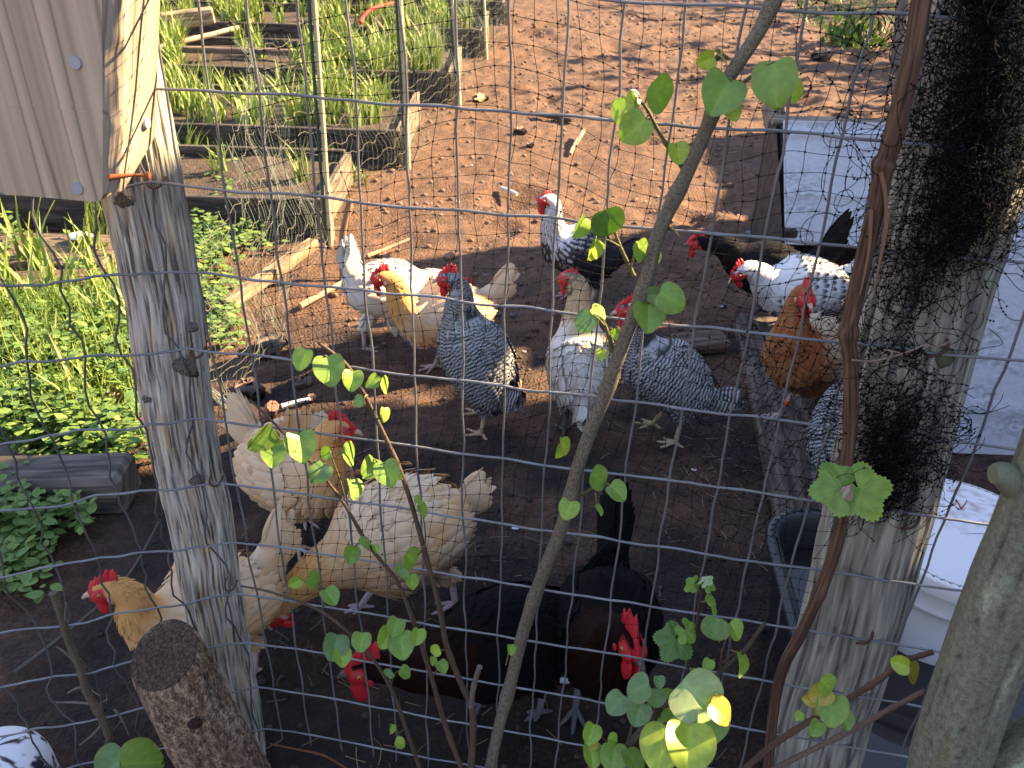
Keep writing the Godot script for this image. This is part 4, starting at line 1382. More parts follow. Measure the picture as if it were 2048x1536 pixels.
func make_sapling():
	var o := thing("redbud_sapling", "young redbud shrub with heart-shaped leaves and a long speckled stem before the fence", "shrub", on_fence(960, 1536, 0.03) * Vector3(1, 0, 1))
	var bark := Color(0.42, 0.385, 0.31)
	stem(o, "stem", [[1650, -330], [1600, -140], [1530, 40], [1452, 165], [1410, 265], [1372, 350], [1318, 465], [1290, 570], [1252, 670], [1212, 785], [1160, 920], [1128, 1040], [1085, 1150], [1048, 1260], [1020, 1370], [992, 1480], [960, 1640]], 0.022, 0.0056, 0.0086, bark, 0.04)
	var b2 := Color(0.27, 0.185, 0.12)
	stem(o, "stem", [[636, 685], [668, 708], [702, 742], [754, 840], [810, 967], [857, 1131], [880, 1220], [893, 1291], [921, 1365], [942, 1410], [946, 1470], [938, 1640]], 0.03, 0.0016, 0.0052, b2)
	stem(o, "stem", [[500, 800], [546, 844], [611, 912], [681, 997], [737, 1090], [793, 1161], [822, 1230], [842, 1287], [866, 1365], [884, 1430], [905, 1490], [940, 1580]], 0.036, 0.0012, 0.0042, b2)
	stem(o, "stem", [[482, 1172], [555, 1188], [650, 1228], [731, 1300], [782, 1377], [812, 1458], [842, 1545], [860, 1620]], 0.042, 0.0014, 0.0034, b2)
	stem(o, "stem", [[540, 1488], [600, 1500], [650, 1512], [705, 1545]], 0.045, 0.0012, 0.0018, Color(0.40, 0.18, 0.07))
	stem(o, "twig", [[942, 1412], [948, 1370], [959, 1334]], 0.034, 0.0042, 0.0034, Color(0.42, 0.37, 0.34))
	for t in [[[1372, 345], [1330, 285], [1296, 222], [1275, 192]], [[1410, 235], [1455, 195], [1500, 155], [1530, 140]], [[1268, 552], [1243, 500], [1225, 455], [1205, 440]], [[1225, 705], [1212, 655], [1196, 628]], [[1140, 1000], [1172, 985], [1205, 960]], [[1272, 640], [1290, 610], [1318, 592]], [[1305, 470], [1335, 458], [1350, 462]], [[1130, 905], [1120, 893]], [[1258, 700], [1228, 690], [1222, 668]], [[1420, 128], [1445, 112], [1460, 120]]]:
		stem(o, "twig", t, 0.026, 0.0022, 0.0011, Color(0.30, 0.30, 0.11))
	for t in [[[737, 780], [758, 765], [775, 768]], [[700, 742], [660, 735], [620, 720]], [[754, 838], [768, 832]], [[805, 960], [780, 935], [740, 930]], [[611, 912], [580, 888], [520, 885]], [[690, 1000], [680, 960], [660, 905]], [[822, 1120], [850, 1090], [845, 1020]], [[737, 1095], [722, 1085], [700, 1100]], [[640, 1220], [660, 1190], [628, 1165]], [[731, 1300], [700, 1292], [680, 1300]], [[835, 1267], [805, 1262], [785, 1262]], [[893, 1300], [880, 1300], [868, 1302]], [[868, 1350], [880, 1330]], [[782, 1372], [792, 1345], [812, 1342]], [[812, 1456], [795, 1470], [800, 1486]], [[800, 1165], [815, 1140], [825, 1125]]]:
		stem(o, "twig", t, 0.034, 0.0012, 0.0007, Color(0.25, 0.25, 0.11))
	# x, y, length, tip, tone, out, yaw, pitch, stalk
	var L := [[1441, 190, 84, -20, 0, .05, 15, -10, 1462, 168], [1549, 165, 84, 8, 0, .06, -20, 5, 1512, 150], [1588, 178, 52, 12, 2, .05, 65, 0, 1520, 150], [1463, 222, 42, 35, 2, .045, 20, 0, 1435, 225],
		[1412, 122, 36, -60, 2, .03, 30, 20, 1440, 112], [1442, 112, 34, 70, 3, .03, 50, 20, 1440, 112],
		[1250, 222, 62, 10, 2, .04, -40, 0, 1282, 205], [1267, 258, 66, -48, 1, .05, 10, 25, 1300, 230], [1318, 193, 72, 58, 1, .045, 10, 50, 1290, 205], [1268, 197, 40, 30, 0, .04, 60, 0, 1285, 205], [1356, 306, 42, 20, 2, .03, 10, 10, 1350, 318],
		[1160, 454, 48, -20, 1, .04, 60, 0, 1208, 442], [1216, 448, 70, 25, 6, .04, 0, 48, 1225, 455], [1188, 497, 50, -12, 2, .04, 62, 0, 1238, 492], [1281, 502, 46, 45, 1, .03, 30, 40, 1262, 530], [1306, 515, 34, 20, 2, .01, 20, 10, 1290, 520],
		[1297, 634, 66, 5, 0, .045, 10, -8, 1290, 605], [1344, 599, 62, 70, 0, .05, -5, 10, 1312, 594], [1306, 590, 40, -60, 4, .04, 40, 30, 1312, 594],
		[1170, 645, 46, -35, 4, .04, 5, 25, 1208, 650], [1198, 625, 36, 75, 2, .04, 30, 10, 1200, 632], [1203, 709, 24, 0, 2, .03, 10, 0, 1216, 680], [1232, 668, 26, -80, 1, .03, 40, 30, 1228, 690],
		[1197, 958, 52, 75, 0, .045, 0, 42, 1185, 978], [1235, 984, 44, 55, 0, .05, 15, 5, 1205, 965], [1137, 1018, 42, -15, 1, .05, 5, 0, 1150, 998], [1198, 1020, 26, 30, 1, .04, 55, 0, 1190, 985], [1128, 892, 38, 30, 2, .03, 50, 20, 1125, 900], [1118, 903, 28, -10, 2, .03, 50, 0, 1125, 900], [1350, 462, 26, 80, 3, .03, 60, 10, 1335, 458],
		[605, 719, 46, -30, 1, .045, -25, 10, 640, 728], [659, 740, 62, 5, 0, .05, 0, 0, 650, 712], [705, 760, 42, -5, 1, .05, 10, 0, 702, 744], [772, 771, 36, 78, 1, .045, 10, 55, 757, 766], [744, 762, 34, -35, 0, .045, 50, 10, 757, 766], [718, 803, 26, -75, 4, .045, 0, 30, 735, 790], [770, 829, 30, 10, 1, .04, 50, 10, 760, 836],
		[740, 936, 46, -25, 0, .045, 35, 0, 760, 930], [775, 946, 52, 15, 0, .05, -5, 0, 775, 930], [797, 952, 16, 0, 1, .04, 0, 0, 795, 945], [845, 1020, 30, 50, 1, .04, 40, 20, 840, 1010], [838, 1005, 26, 90, 1, .04, 30, 40, 840, 1010], [822, 1118, 46, 60, 1, .045, 5, 52, 850, 1092], [802, 1142, 34, -60, 4, .04, 20, 40, 815, 1140], [824, 1163, 30, 10, 1, .04, 30, 0, 815, 1140],
		[527, 878, 58, -42, 0, .055, 60, 0, 560, 880], [508, 892, 28, -60, 1, .05, 20, 20, 540, 886], [546, 907, 52, -5, 0, .05, 15, 0, 560, 882], [602, 893, 62, 5, 0, .055, 5, 0, 600, 870], [638, 946, 46, -30, 4, .05, 20, 12, 655, 940], [652, 907, 28, -80, 1, .045, 10, 40, 660, 905], [700, 910, 50, 82, 0, .045, 5, 55, 672, 915], [707, 978, 42, 10, 0, .045, 45, 0, 690, 960], [703, 1110, 36, -15, 0, .045, 30, 0, 715, 1092], [730, 1086, 30, 60, 0, .045, 40, 20, 720, 1086], [752, 1098, 18, 20, 1, .04, 30, 0, 740, 1090],
		[627, 1161, 36, 65, 0, .05, 0, 45, 640, 1180], [660, 1194, 38, 30, 0, .055, 20, 0, 648, 1205], [590, 1166, 28, -50, 1, .05, 40, 20, 625, 1170], [670, 1294, 50, -15, 4, .055, 20, 0, 690, 1290], [684, 1314, 36, 5, 1, .06, 15, 0, 692, 1295], [722, 1284, 38, -10, 0, .06, 5, 0, 728, 1300], [790, 1254, 38, -20, 0, .05, 25, 0, 800, 1262], [773, 1276, 42, -25, 1, .055, 25, 0, 792, 1264], [803, 1291, 52, 8, 0, .06, 0, 0, 802, 1266], [836, 1273, 32, -5, 1, .055, 30, 0, 842, 1280], [870, 1301, 24, -70, 2, .045, 20, 30, 884, 1300], [885, 1333, 26, 30, 0, .045, 20, 0, 876, 1335], [866, 1322, 18, 0, 1, .045, 40, 0, 872, 1335], [811, 1345, 26, 60, 0, .05, 15, 20, 800, 1348], [776, 1348, 22, -50, 4, .05, 20, 40, 790, 1352], [783, 1458, 18, -10, 1, .05, 50, 0, 795, 1462], [800, 1487, 22, 70, 2, .05, 15, 20, 796, 1472], [1022, 1300, 22, 10, 1, .06, 40, 0, 1012, 1330]]
	for q in L: put_leaf(o, q[0], q[1], q[2], q[3], q[4], q[5], q[6], q[7], Vector2(q[8], q[9]))
	# shoots low on the right, one pair of leaves caught by a ray of sun
	o = thing("redbud_shoots", "low redbud branch with yellow-green sunlit leaves, bottom right of the fence", "shrub", on_fence(1240, 1536, 0.10) * Vector3(1, 0, 1))
	var dk := Color(0.2, 0.155, 0.13)
	stem(o, "branch", [[1195, 1590], [1250, 1500], [1290, 1455], [1312, 1430], [1328, 1400]], 0.11, 0.0052, 0.0040, dk)
	stem(o, "twig", [[1322, 1412], [1350, 1407], [1380, 1402]], 0.115, 0.0036, 0.0030, dk)
	stem(o, "branch", [[1310, 1450], [1400, 1380], [1445, 1340], [1490, 1300], [1512, 1270], [1530, 1246]], 0.07, 0.0034, 0.0020, dk)
	for t in [[[1440, 1335], [1445, 1300], [1458, 1262]], [[1250, 1500], [1268, 1440], [1290, 1390], [1312, 1380]], [[1300, 1450], [1310, 1420], [1315, 1385]], [[1240, 1500], [1210, 1480], [1190, 1465]], [[1318, 1450], [1345, 1445], [1365, 1438]], [[1445, 1325], [1470, 1305]]]:
		stem(o, "twig", t, 0.11 if t[0][0] < 1400 else 0.07, 0.0013, 0.0009, Color(0.32, 0.18, 0.12))
	L = [[1275, 1378, 56, -70, 4, .125, -10, 30, 1295, 1385], [1233, 1408, 46, -30, 4, .12, 5, 12, 1262, 1420], [1276, 1428, 46, -10, 4, .13, 10, 10, 1268, 1440], [1312, 1396, 38, 10, 4, .12, 0, 30, 1315, 1390], [1319, 1364, 24, 20, 4, .12, 20, 0, 1312, 1375], [1352, 1432, 86, -5, 0, .10, 0, 0, 1350, 1400], [1398, 1398, 104, 58, 5, .13, -12, 32, 1362, 1380], [1442, 1424, 54, 75, 3, .14, 20, 20, 1420, 1425], [1418, 1448, 74, 15, 0, .10, 10, 5, 1410, 1410], [1322, 1492, 84, -5, 2, .165, -18, -12, 1330, 1460], [1377, 1496, 94, 5, 2, .175, 12, -12, 1365, 1455], [1400, 1455, 34, 50, 2, .14, 30, 20, 1390, 1440], [1182, 1468, 40, -10, 1, .12, 30, 0, 1195, 1462], [1180, 1488, 26, -40, 3, .12, 20, 0, 1190, 1480], [1228, 1516, 52, 5, 0, .13, 5, 0, 1228, 1490], [1184, 1512, 44, 20, 1, .13, 30, 0, 1200, 1490], [1268, 1526, 56, 40, 0, .14, 45, 0, 1250, 1505], [1225, 1480, 26, 80, 1, .12, 0, 40, 1215, 1484],
		[1430, 1256, 52, -8, 4, .085, 0, 42, 1438, 1285], [1470, 1262, 40, 60, 1, .085, 25, 30, 1456, 1270], [1480, 1328, 46, 25, 1, .085, 60, 0, 1462, 1300], [1416, 1330, 24, -10, 1, .085, 15, 0, 1430, 1318], [1452, 1268, 20, 30, 1, .08, 40, 20, 1456, 1270]]
	for q in L: put_leaf(o, q[0], q[1], q[2], q[3], q[4], q[5], q[6], q[7], Vector2(q[8], q[9]))
	# cut shoots across the foot of the right post
	o = thing("redbud_cane", "brown pruned cane with bronze young leaves across the right post's foot", "branch", on_fence(1480, 1536, 0.12) * Vector3(1, 0, 1))
	stem(o, "cane", [[1400, 1610], [1480, 1545], [1560, 1480], [1640, 1430], [1750, 1365], [1800, 1325], [1835, 1313], [1866, 1304]], 0.115, 0.0040, 0.0028, Color(0.28, 0.16, 0.11))
	stem(o, "cane", [[1480, 1590], [1545, 1540], [1700, 1462], [1780, 1418], [1850, 1382]], 0.125, 0.0032, 0.0030, Color(0.40, 0.29, 0.25))
	L = [[1664, 1421, 56, 12, 0, .15, 0, 0, 1655, 1390], [1690, 1441, 34, 35, 0, .14, 20, 0, 1675, 1410], [1640, 1388, 42, -40, 3, .14, 20, 10, 1655, 1400], [1622, 1400, 30, -60, 3, .14, 40, 10, 1650, 1402], [1654, 1372, 42, 70, 1, .14, 0, 40, 1655, 1395], [1632, 1457, 30, -10, 0, .14, 20, 0, 1645, 1440], [1645, 1412, 36, 0, 3, .135, 50, 0, 1655, 1400], [1598, 1432, 18, -20, 1, .13, 20, 0, 1612, 1440], [1800, 1328, 34, -75, 2, .13, 30, 20, 1800, 1326], [1826, 1346, 40, 70, 3, .12, 30, 30, 1806, 1330]]
	for q in L: put_leaf(o, q[0], q[1], q[2], q[3], q[4], q[5], q[6], q[7], Vector2(q[8], q[9]))

func make_vines():
	var o := thing("grape_vine", "peeling brown grape vine with two lobed leaves in front of the right post", "vine", on_fence(1535, 1536, 0.04) * Vector3(1, 0, 1))
	var pts := []
	for q in [[1905, -420], [1872, -200], [1830, 80], [1805, 200], [1778, 300], [1766, 335], [1750, 420], [1722, 540], [1705, 620], [1696, 668], [1702, 740], [1700, 850], [1690, 950], [1684, 1040], [1660, 1130], [1632, 1200], [1600, 1270], [1565, 1340], [1545, 1440], [1530, 1620]]:
		pts.append(on_fence(q[0], q[1], 0.028) - o.position)
	var l := smooth_line(pts, 12)
	var m := MB.new()
	m.tube(l, 0.0085, 0.0066, 20, Color.WHITE, func(f, a, r):
		var k: float = n3.get_noise_3d(cos(a) * 22.0, f * 40.0, sin(a) * 22.0)
		var node: float = exp(-pow((f - 0.255) * 70.0, 2.0)) + exp(-pow((f - 0.47) * 80.0, 2.0)) + 0.6 * exp(-pow((f - 0.78) * 80.0, 2.0))
		var gr: float = clampf((absf(n2.get_noise_3d(cos(a) * 18.0, f * 12.0, sin(a) * 18.0)) - 0.06) * -16.0, 0, 1)
		var col := Color(0.17, 0.085, 0.055).lerp(Color(0.28, 0.17, 0.105), clampf(k + 0.3, 0, 1)).lerp(Color(0.035, 0.018, 0.012), gr * 0.9)
		return [r * (1.0 + 0.10 * k + 0.38 * node - 0.22 * gr), col], true, 1.0, 3.0)
	part("stem", m, M.greypost, o)
	for q in [[[1762, 345], [1772, 400], [1768, 470], [1752, 560]], [[1742, 420], [1738, 500], [1720, 590]], [[1778, 420], [1765, 500], [1748, 580]]]:
		m = MB.new()
		var s := []
		for p in q: s.append(on_fence(p[0], p[1], 0.038) - o.position)
		m.tube(smooth_line(s, 8), 0.0022, 0.0008, 7, Color(0.24, 0.13, 0.075))
		part("bark_strip", m, M.vc, o)
	for q in [[[1705, 720], [1745, 722], [1790, 712], [1825, 700], [1850, 690], [1875, 694], [1915, 675]], [[1775, 722], [1785, 706], [1775, 700], [1800, 706]]]:
		m = MB.new()
		var s := []
		for p in q: s.append(on_fence(p[0], p[1], 0.034 + 0.006 * sin(p[0])) - o.position)
		m.tube(smooth_line(s, 8), 0.0012, 0.0007, 7, Color(0.28, 0.20, 0.15))
		part("tendril", m, M.vc, o)
	put_leaf(o, 1662, 978, 88, -62, 0, 0.055, 8, -4, Vector2(1692, 986), true)
	put_leaf(o, 1730, 1000, 92, 42, 1, 0.06, -14, 6, Vector2(1696, 990), true)
	m = MB.new()
	for k in 12:
		var c := on_fence(1695 + rng.randfn(0, 6), 986 + rng.randfn(0, 6), 0.06 + rnd(0, 0.008)) - o.position
		m.ball(Transform3D(Basis.from_euler(Vector3(rnd(0, 6), rnd(0, 6), 0)).scaled(Vector3(0.003, 0.0055, 0.0016)), c), Color(0.55, 0.36, 0.30).lerp(Color(0.5, 0.5, 0.36), rng.randf()), 8, 5)
	part("bud", m, M.leaf, o)
	o = thing("grape_shoot", "thin dark grape shoot with toothed leaves, lower right of the fence middle", "vine", on_fence(1372, 1500, 0.05) * Vector3(1, 0, 1))
	stem(o, "stem", [[1412, 1150], [1400, 1200], [1392, 1260], [1380, 1310], [1374, 1360], [1376, 1420], [1370, 1500], [1368, 1600]], 0.05, 0.0012, 0.0024, Color(0.22, 0.10, 0.065))
	for q in [[1343, 1294, 66, -20, 6, .065, 0, 0, 1375, 1300], [1380, 1270, 42, 60, 0, .06, 10, 30, 1375, 1290], [1382, 1174, 32, -40, 0, .06, 50, 0, 1400, 1185], [1422, 1172, 26, 80, 0, .06, 20, 20, 1405, 1180], [1428, 1208, 46, 28, 1, .06, 66, 0, 1400, 1205], [1415, 1158, 26, 140, 5, .06, 40, 0, 1405, 1175], [1385, 1366, 44, -70, 6, .06, 10, 45, 1376, 1380], [1430, 1372, 34, 60, 4, .06, 10, 45, 1400, 1380]]:
		put_leaf(o, q[0], q[1], q[2], q[3], q[4], q[5], q[6], q[7], Vector2(q[8], q[9]), true)
	# dry twig and small leaves at the lower left
	o = thing("dead_twig", "bare dry forked twig standing at the bottom left before the wire", "twig", on_fence(235, 1536, 0.12) * Vector3(1, 0, 1))
	stem(o, "stem", [[105, 1186], [120, 1225], [140, 1290], [160, 1335], [175, 1385], [205, 1440], [228, 1500], [245, 1600]], 0.12, 0.0044, 0.0064, Color(0.34, 0.28, 0.21))
	for t in [[[150, 1325], [130, 1305], [112, 1293]], [[185, 1408], [150, 1405], [108, 1405]], [[130, 1240], [131, 1222], [132, 1206]], [[208, 1440], [190, 1465], [160, 1490]], [[230, 1420], [245, 1440], [258, 1470]], [[216, 1460], [212, 1490], [215, 1520]], [[170, 1372], [150, 1378], [136, 1386]]]:
		stem(o, "twig", t, 0.12, 0.0019, 0.0011, Color(0.42, 0.38, 0.32))
	o = thing("seedling", "two broad blue-green leaves at the bottom edge beside the log", "plant", on_fence(250, 1560, 0.16) * Vector3(1, 0, 1))
	for q in [[222, 1534, 66, -60, 4, .15, 0, 20, 245, 1540], [283, 1528, 80, 78, 0, .16, 0, 30, 250, 1540]]:
		put_leaf(o, q[0], q[1], q[2], q[3], q[4], q[5], q[6], q[7], Vector2(q[8], q[9]))
	var st := MB.new()
	st.tube(PackedVector3Array([Vector3(0, -0.02, 0), on_fence(248, 1540, 0.12) - o.position]), 0.002, 0.0012, 6, Color(0.12, 0.16, 0.06))
	part("stem", st, M.vc, o)

# ---------------------------------------------------------------- the garden behind, and what stands in the run
func make_beds():
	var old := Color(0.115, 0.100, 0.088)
	var specs := [[-0.86, -3.42, 0.72, 0.17, "front"], [-0.66, -4.46, 0.95, 0.19, "second"], [-0.50, -5.9, 1.05, 0.20, "third"], [-0.36, -7.55, 1.15, 0.22, "fourth"], [-0.22, -9.3, 1.25, 0.22, "fifth"]]
	var words := ["nearest raised bed of grey boards, half empty, beside the run", "raised garden bed of old grey boards full of garlic, second from the hens", "raised garden bed of dark boards, third from the hens, with a pale end post", "raised garden bed of dark boards, fourth back along the run", "farthest raised garden bed at the top of the picture"]
	var vars := []
	for k in 5:
		var g := MB.new()
		var f := rng.randi()
		for b in 20:
			var bl := blade(rnd(0.14, 0.32), rnd(0.012, 0.020), rnd(0.2, 1.0), 4)
			var t := Transform3D(Basis(Vector3.UP, rnd(0, TAU)) * Basis(Vector3.RIGHT, rnd(-0.45, 0.1)), Vector3(rnd(-0.06, 0.06), 0, rnd(-0.06, 0.06)))
			var col := Color(0.20, 0.28, 0.075).lerp(Color(0.31, 0.37, 0.09), rng.randf())
			if b == 19: col = Color(0.40, 0.34, 0.14)
			var first := g.v.size()
			for i in bl.v.size(): g.vert(t * bl.v[i], t.basis * bl.n[i], tinted(col, 0.85 + 0.35 * bl.v[i].y / 0.3))
			for i in bl.ix: g.ix.append(first + i)
		vars.append(g.mesh())
	for k in specs.size():
		var s: Array = specs[k]
		var x1: float = s[0]
		var x0 := x1 - 3.6
		var z0: float = s[1]
		var z1: float = z0 - s[2]
		var h: float = s[3]
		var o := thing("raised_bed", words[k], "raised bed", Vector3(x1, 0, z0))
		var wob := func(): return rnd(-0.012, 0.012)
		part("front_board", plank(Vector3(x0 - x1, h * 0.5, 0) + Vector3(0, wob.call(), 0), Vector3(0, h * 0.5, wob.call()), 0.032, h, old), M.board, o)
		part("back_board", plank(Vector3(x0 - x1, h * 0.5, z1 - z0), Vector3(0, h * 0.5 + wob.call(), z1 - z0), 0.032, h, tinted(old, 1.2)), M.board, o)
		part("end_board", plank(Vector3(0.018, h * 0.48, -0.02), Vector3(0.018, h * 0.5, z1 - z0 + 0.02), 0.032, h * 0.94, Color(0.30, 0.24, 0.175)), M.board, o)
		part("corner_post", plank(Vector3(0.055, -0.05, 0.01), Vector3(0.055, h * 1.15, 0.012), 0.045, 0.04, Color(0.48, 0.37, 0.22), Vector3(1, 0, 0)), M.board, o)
		var sb := MB.new()
		var P := []
		var C := []
		for i in 26:
			var row := PackedVector3Array()
			var rc := PackedColorArray()
			for j in 90:
				var p := Vector3((x0 - x1) * (1.0 - j / 89.0), 0, lerpf(-0.01, z1 - z0 + 0.01, i / 25.0))
				p.y = h * 0.72 + 0.03 * n2.get_noise_2d(p.x * 14.0 + k * 9.0, p.z * 14.0)
				row.append(p); rc.append(tinted(Color(0.11, 0.075, 0.05), 1.0 + 0.4 * n2.get_noise_2d(p.x * 40.0, p.z * 40.0)))
			P.append(row); C.append(rc)
		sb.grid(P, C, false, Vector3.UP)
		part("soil", sb, M.soil, o)
		# garlic in rows
		var n: int = [10, 80, 70, 56, 40][k]
		for i in n:
			var px := x1 - 0.12 - (pow(rng.randf(), 1.15) * (2.9 if k else 2.2))
			var pz: float = z0 - 0.10 - rng.randf() * (float(s[2]) - 0.2)
			var g := MeshInstance3D.new()
			g.name = numbered("garlic_plant")
			g.mesh = vars[rng.randi() % 5]
			g.material_override = M.grass
			add_child(g)
			g.position = Vector3(px, h * 0.70, pz)
			g.rotation.y = rnd(0, TAU)
			g.scale = Vector3.ONE * rnd(0.65, 1.1) * (1.0 if k else 0.85)
			tag(g, ["sparse green garlic shoots in the nearest raised bed", "green garlic shoots crowding the second raised bed", "green garlic shoots in the third raised bed", "green garlic shoots in the fourth raised bed", "green garlic shoots in the farthest raised bed"][k], "garlic plant", "garlic shoots in the %s bed" % s[4])
	# garlic among the weeds at the left
	for q in [[62, 545, 1.1], [205, 470, 1.0], [190, 520, 0.9], [45, 690, 1.2], [120, 640, 1.3], [160, 860, 1.0], [250, 700, 1.1], [8, 640, 1.3], [215, 610, 1.0], [380, 330, 1.0], [90, 800, 1.0]]:
		var p := on_ground(q[0], q[1])
		var g := MeshInstance3D.new()
		g.name = numbered("garlic_plant")
		g.mesh = vars[rng.randi() % 5]
		g.material_override = M.grass
		add_child(g)
		g.position = p
		g.rotation.y = rnd(0, TAU)
		g.scale = Vector3.ONE * q[2] * 0.95
		tag(g, "tall garlic shoot growing among the weeds left of the left post", "garlic plant", "garlic shoots among the weeds")

func make_weeds():
	# broad-leaved weeds
	var m := MB.new()
	var P := []
	var C := []
	for i in 6:
		var t := i / 5.0
		var w := sin(pow(t, 0.8) * PI) * 0.32 + 0.01
		P.append(PackedVector3Array([Vector3(-w, 0.06 * t + 0.05, t), Vector3(0, 0.0 + 0.10 * sin(t * PI), t), Vector3(w, 0.06 * t + 0.05, t)]))
		C.append(PackedColorArray([Color.WHITE, Color(0.8, 0.8, 0.8), Color.WHITE]))
	m.grid(P, C, false, Vector3.UP)
	var xf := []
	var cols := []
	var patches := [[110, 780, 170, 0.20], [60, 890, 170, 0.18], [180, 910, 110, 0.14], [40, 1050, 110, 0.10], [30, 1140, 60, 0.05], [200, 690, 110, 0.15], [60, 700, 110, 0.16], [420, 560, 50, 0.12], [430, 510, 60, 0.12], [500, 460, 50, 0.10], [470, 400, 60, 0.12], [20, 470, 24, 0.10], [170, 545, 26, 0.06], [640, 330, 60, 0.1], [450, 640, 40, 0.05]]
	for q in patches:
		for k in int(q[2] * 1.7):
			var c := on_ground(q[0] + rng.randfn(0, q[2] * 0.55), q[1] + rng.randfn(0, 28))
			if c.x > -0.80 - 0.04 * absf(c.z): continue
			var hh := rnd(0.0, q[3])
			for j in 4:
				var s := rnd(0.018, 0.040)
				xf.append(Transform3D(Basis(Vector3.UP, TAU * j / 4.0 + rnd(-0.5, 0.5)) * Basis(Vector3.RIGHT, rnd(-0.5, 0.45)).scaled(Vector3(s, s, s)), c + Vector3(rnd(-0.015, 0.015), 0.02 + hh * rnd(0.6, 1.0), rnd(-0.015, 0.015))))
				cols.append(Color(0.125, 0.225, 0.055).lerp(Color(0.21, 0.31, 0.06), rng.randf()))
	scatter("weeds", m.mesh(), M.grass, xf, cols, "low broad-leaved green weeds covering the ground left of the run")
	# grass at the far edges
	xf = []
	cols = []
	var bl := blade(1.0, 0.06, 0.5, 3)
	for k in 9000:
		var p: Vector3
		if k % 3 == 0: p = Vector3(rnd(3.1, 6.5), 0, rnd(-12.5, -8.6) )
		elif k % 3 == 1: p = Vector3(rnd(-9.0, -0.5), 0, rnd(-13.5, -10.6))
		else:
			var b := rng.randi() % 4
			p = Vector3(rnd(-4.2, -0.75), 0, [-4.15, -5.7, -7.25, -9.0][b] + rnd(-0.16, 0.1))
		if k % 3 == 0 and p.x < 2.2 - (p.z + 8.0) * 0.35 and rng.randf() < 0.9: continue
		xf.append(Transform3D(Basis(Vector3.UP, rnd(0, TAU)) * Basis(Vector3.RIGHT, rnd(-0.5, 0.3)).scaled(Vector3(0.16, rnd(0.03, 0.09), 0.12)), p))
		cols.append(Color(0.12, 0.20, 0.045).lerp(Color(0.22, 0.30, 0.07), rng.randf()))
	for k in 1700:
		var q: Array = patches[[0, 1, 5, 6][rng.randi() % 4]]
		var p := on_ground(q[0] + rng.randfn(0, q[2] * 0.6), q[1] + rng.randfn(0, 40))
		if p.x > -0.85 - 0.04 * absf(p.z) or p.z > -1.8: continue
		xf.append(Transform3D(Basis(Vector3.UP, rnd(0, TAU)) * Basis(Vector3.RIGHT, rnd(-0.7, 0.3)).scaled(Vector3(0.13, rnd(0.10, 0.26), 0.2)), p))
		cols.append(Color(0.13, 0.22, 0.05).lerp(Color(0.26, 0.34, 0.08), rng.randf()))
	scatter("grass", bl.mesh(), M.grass, xf, cols, "bright green grass between the beds and along the far edge of the run")

func garden_line(f: float) -> Vector3:
	var pts := [on_ground(430, 900), on_ground(470, 850), on_ground(560, 690), on_ground(640, 505), on_ground(815, 335), on_ground(916, 218), on_ground(978, 118), on_ground(1015, 45)]
	var k := clampf(f, 0, 1) * (pts.size() - 1)
	var i := mini(int(k), pts.size() - 2)
	return pts[i].lerp(pts[i + 1], k - i)

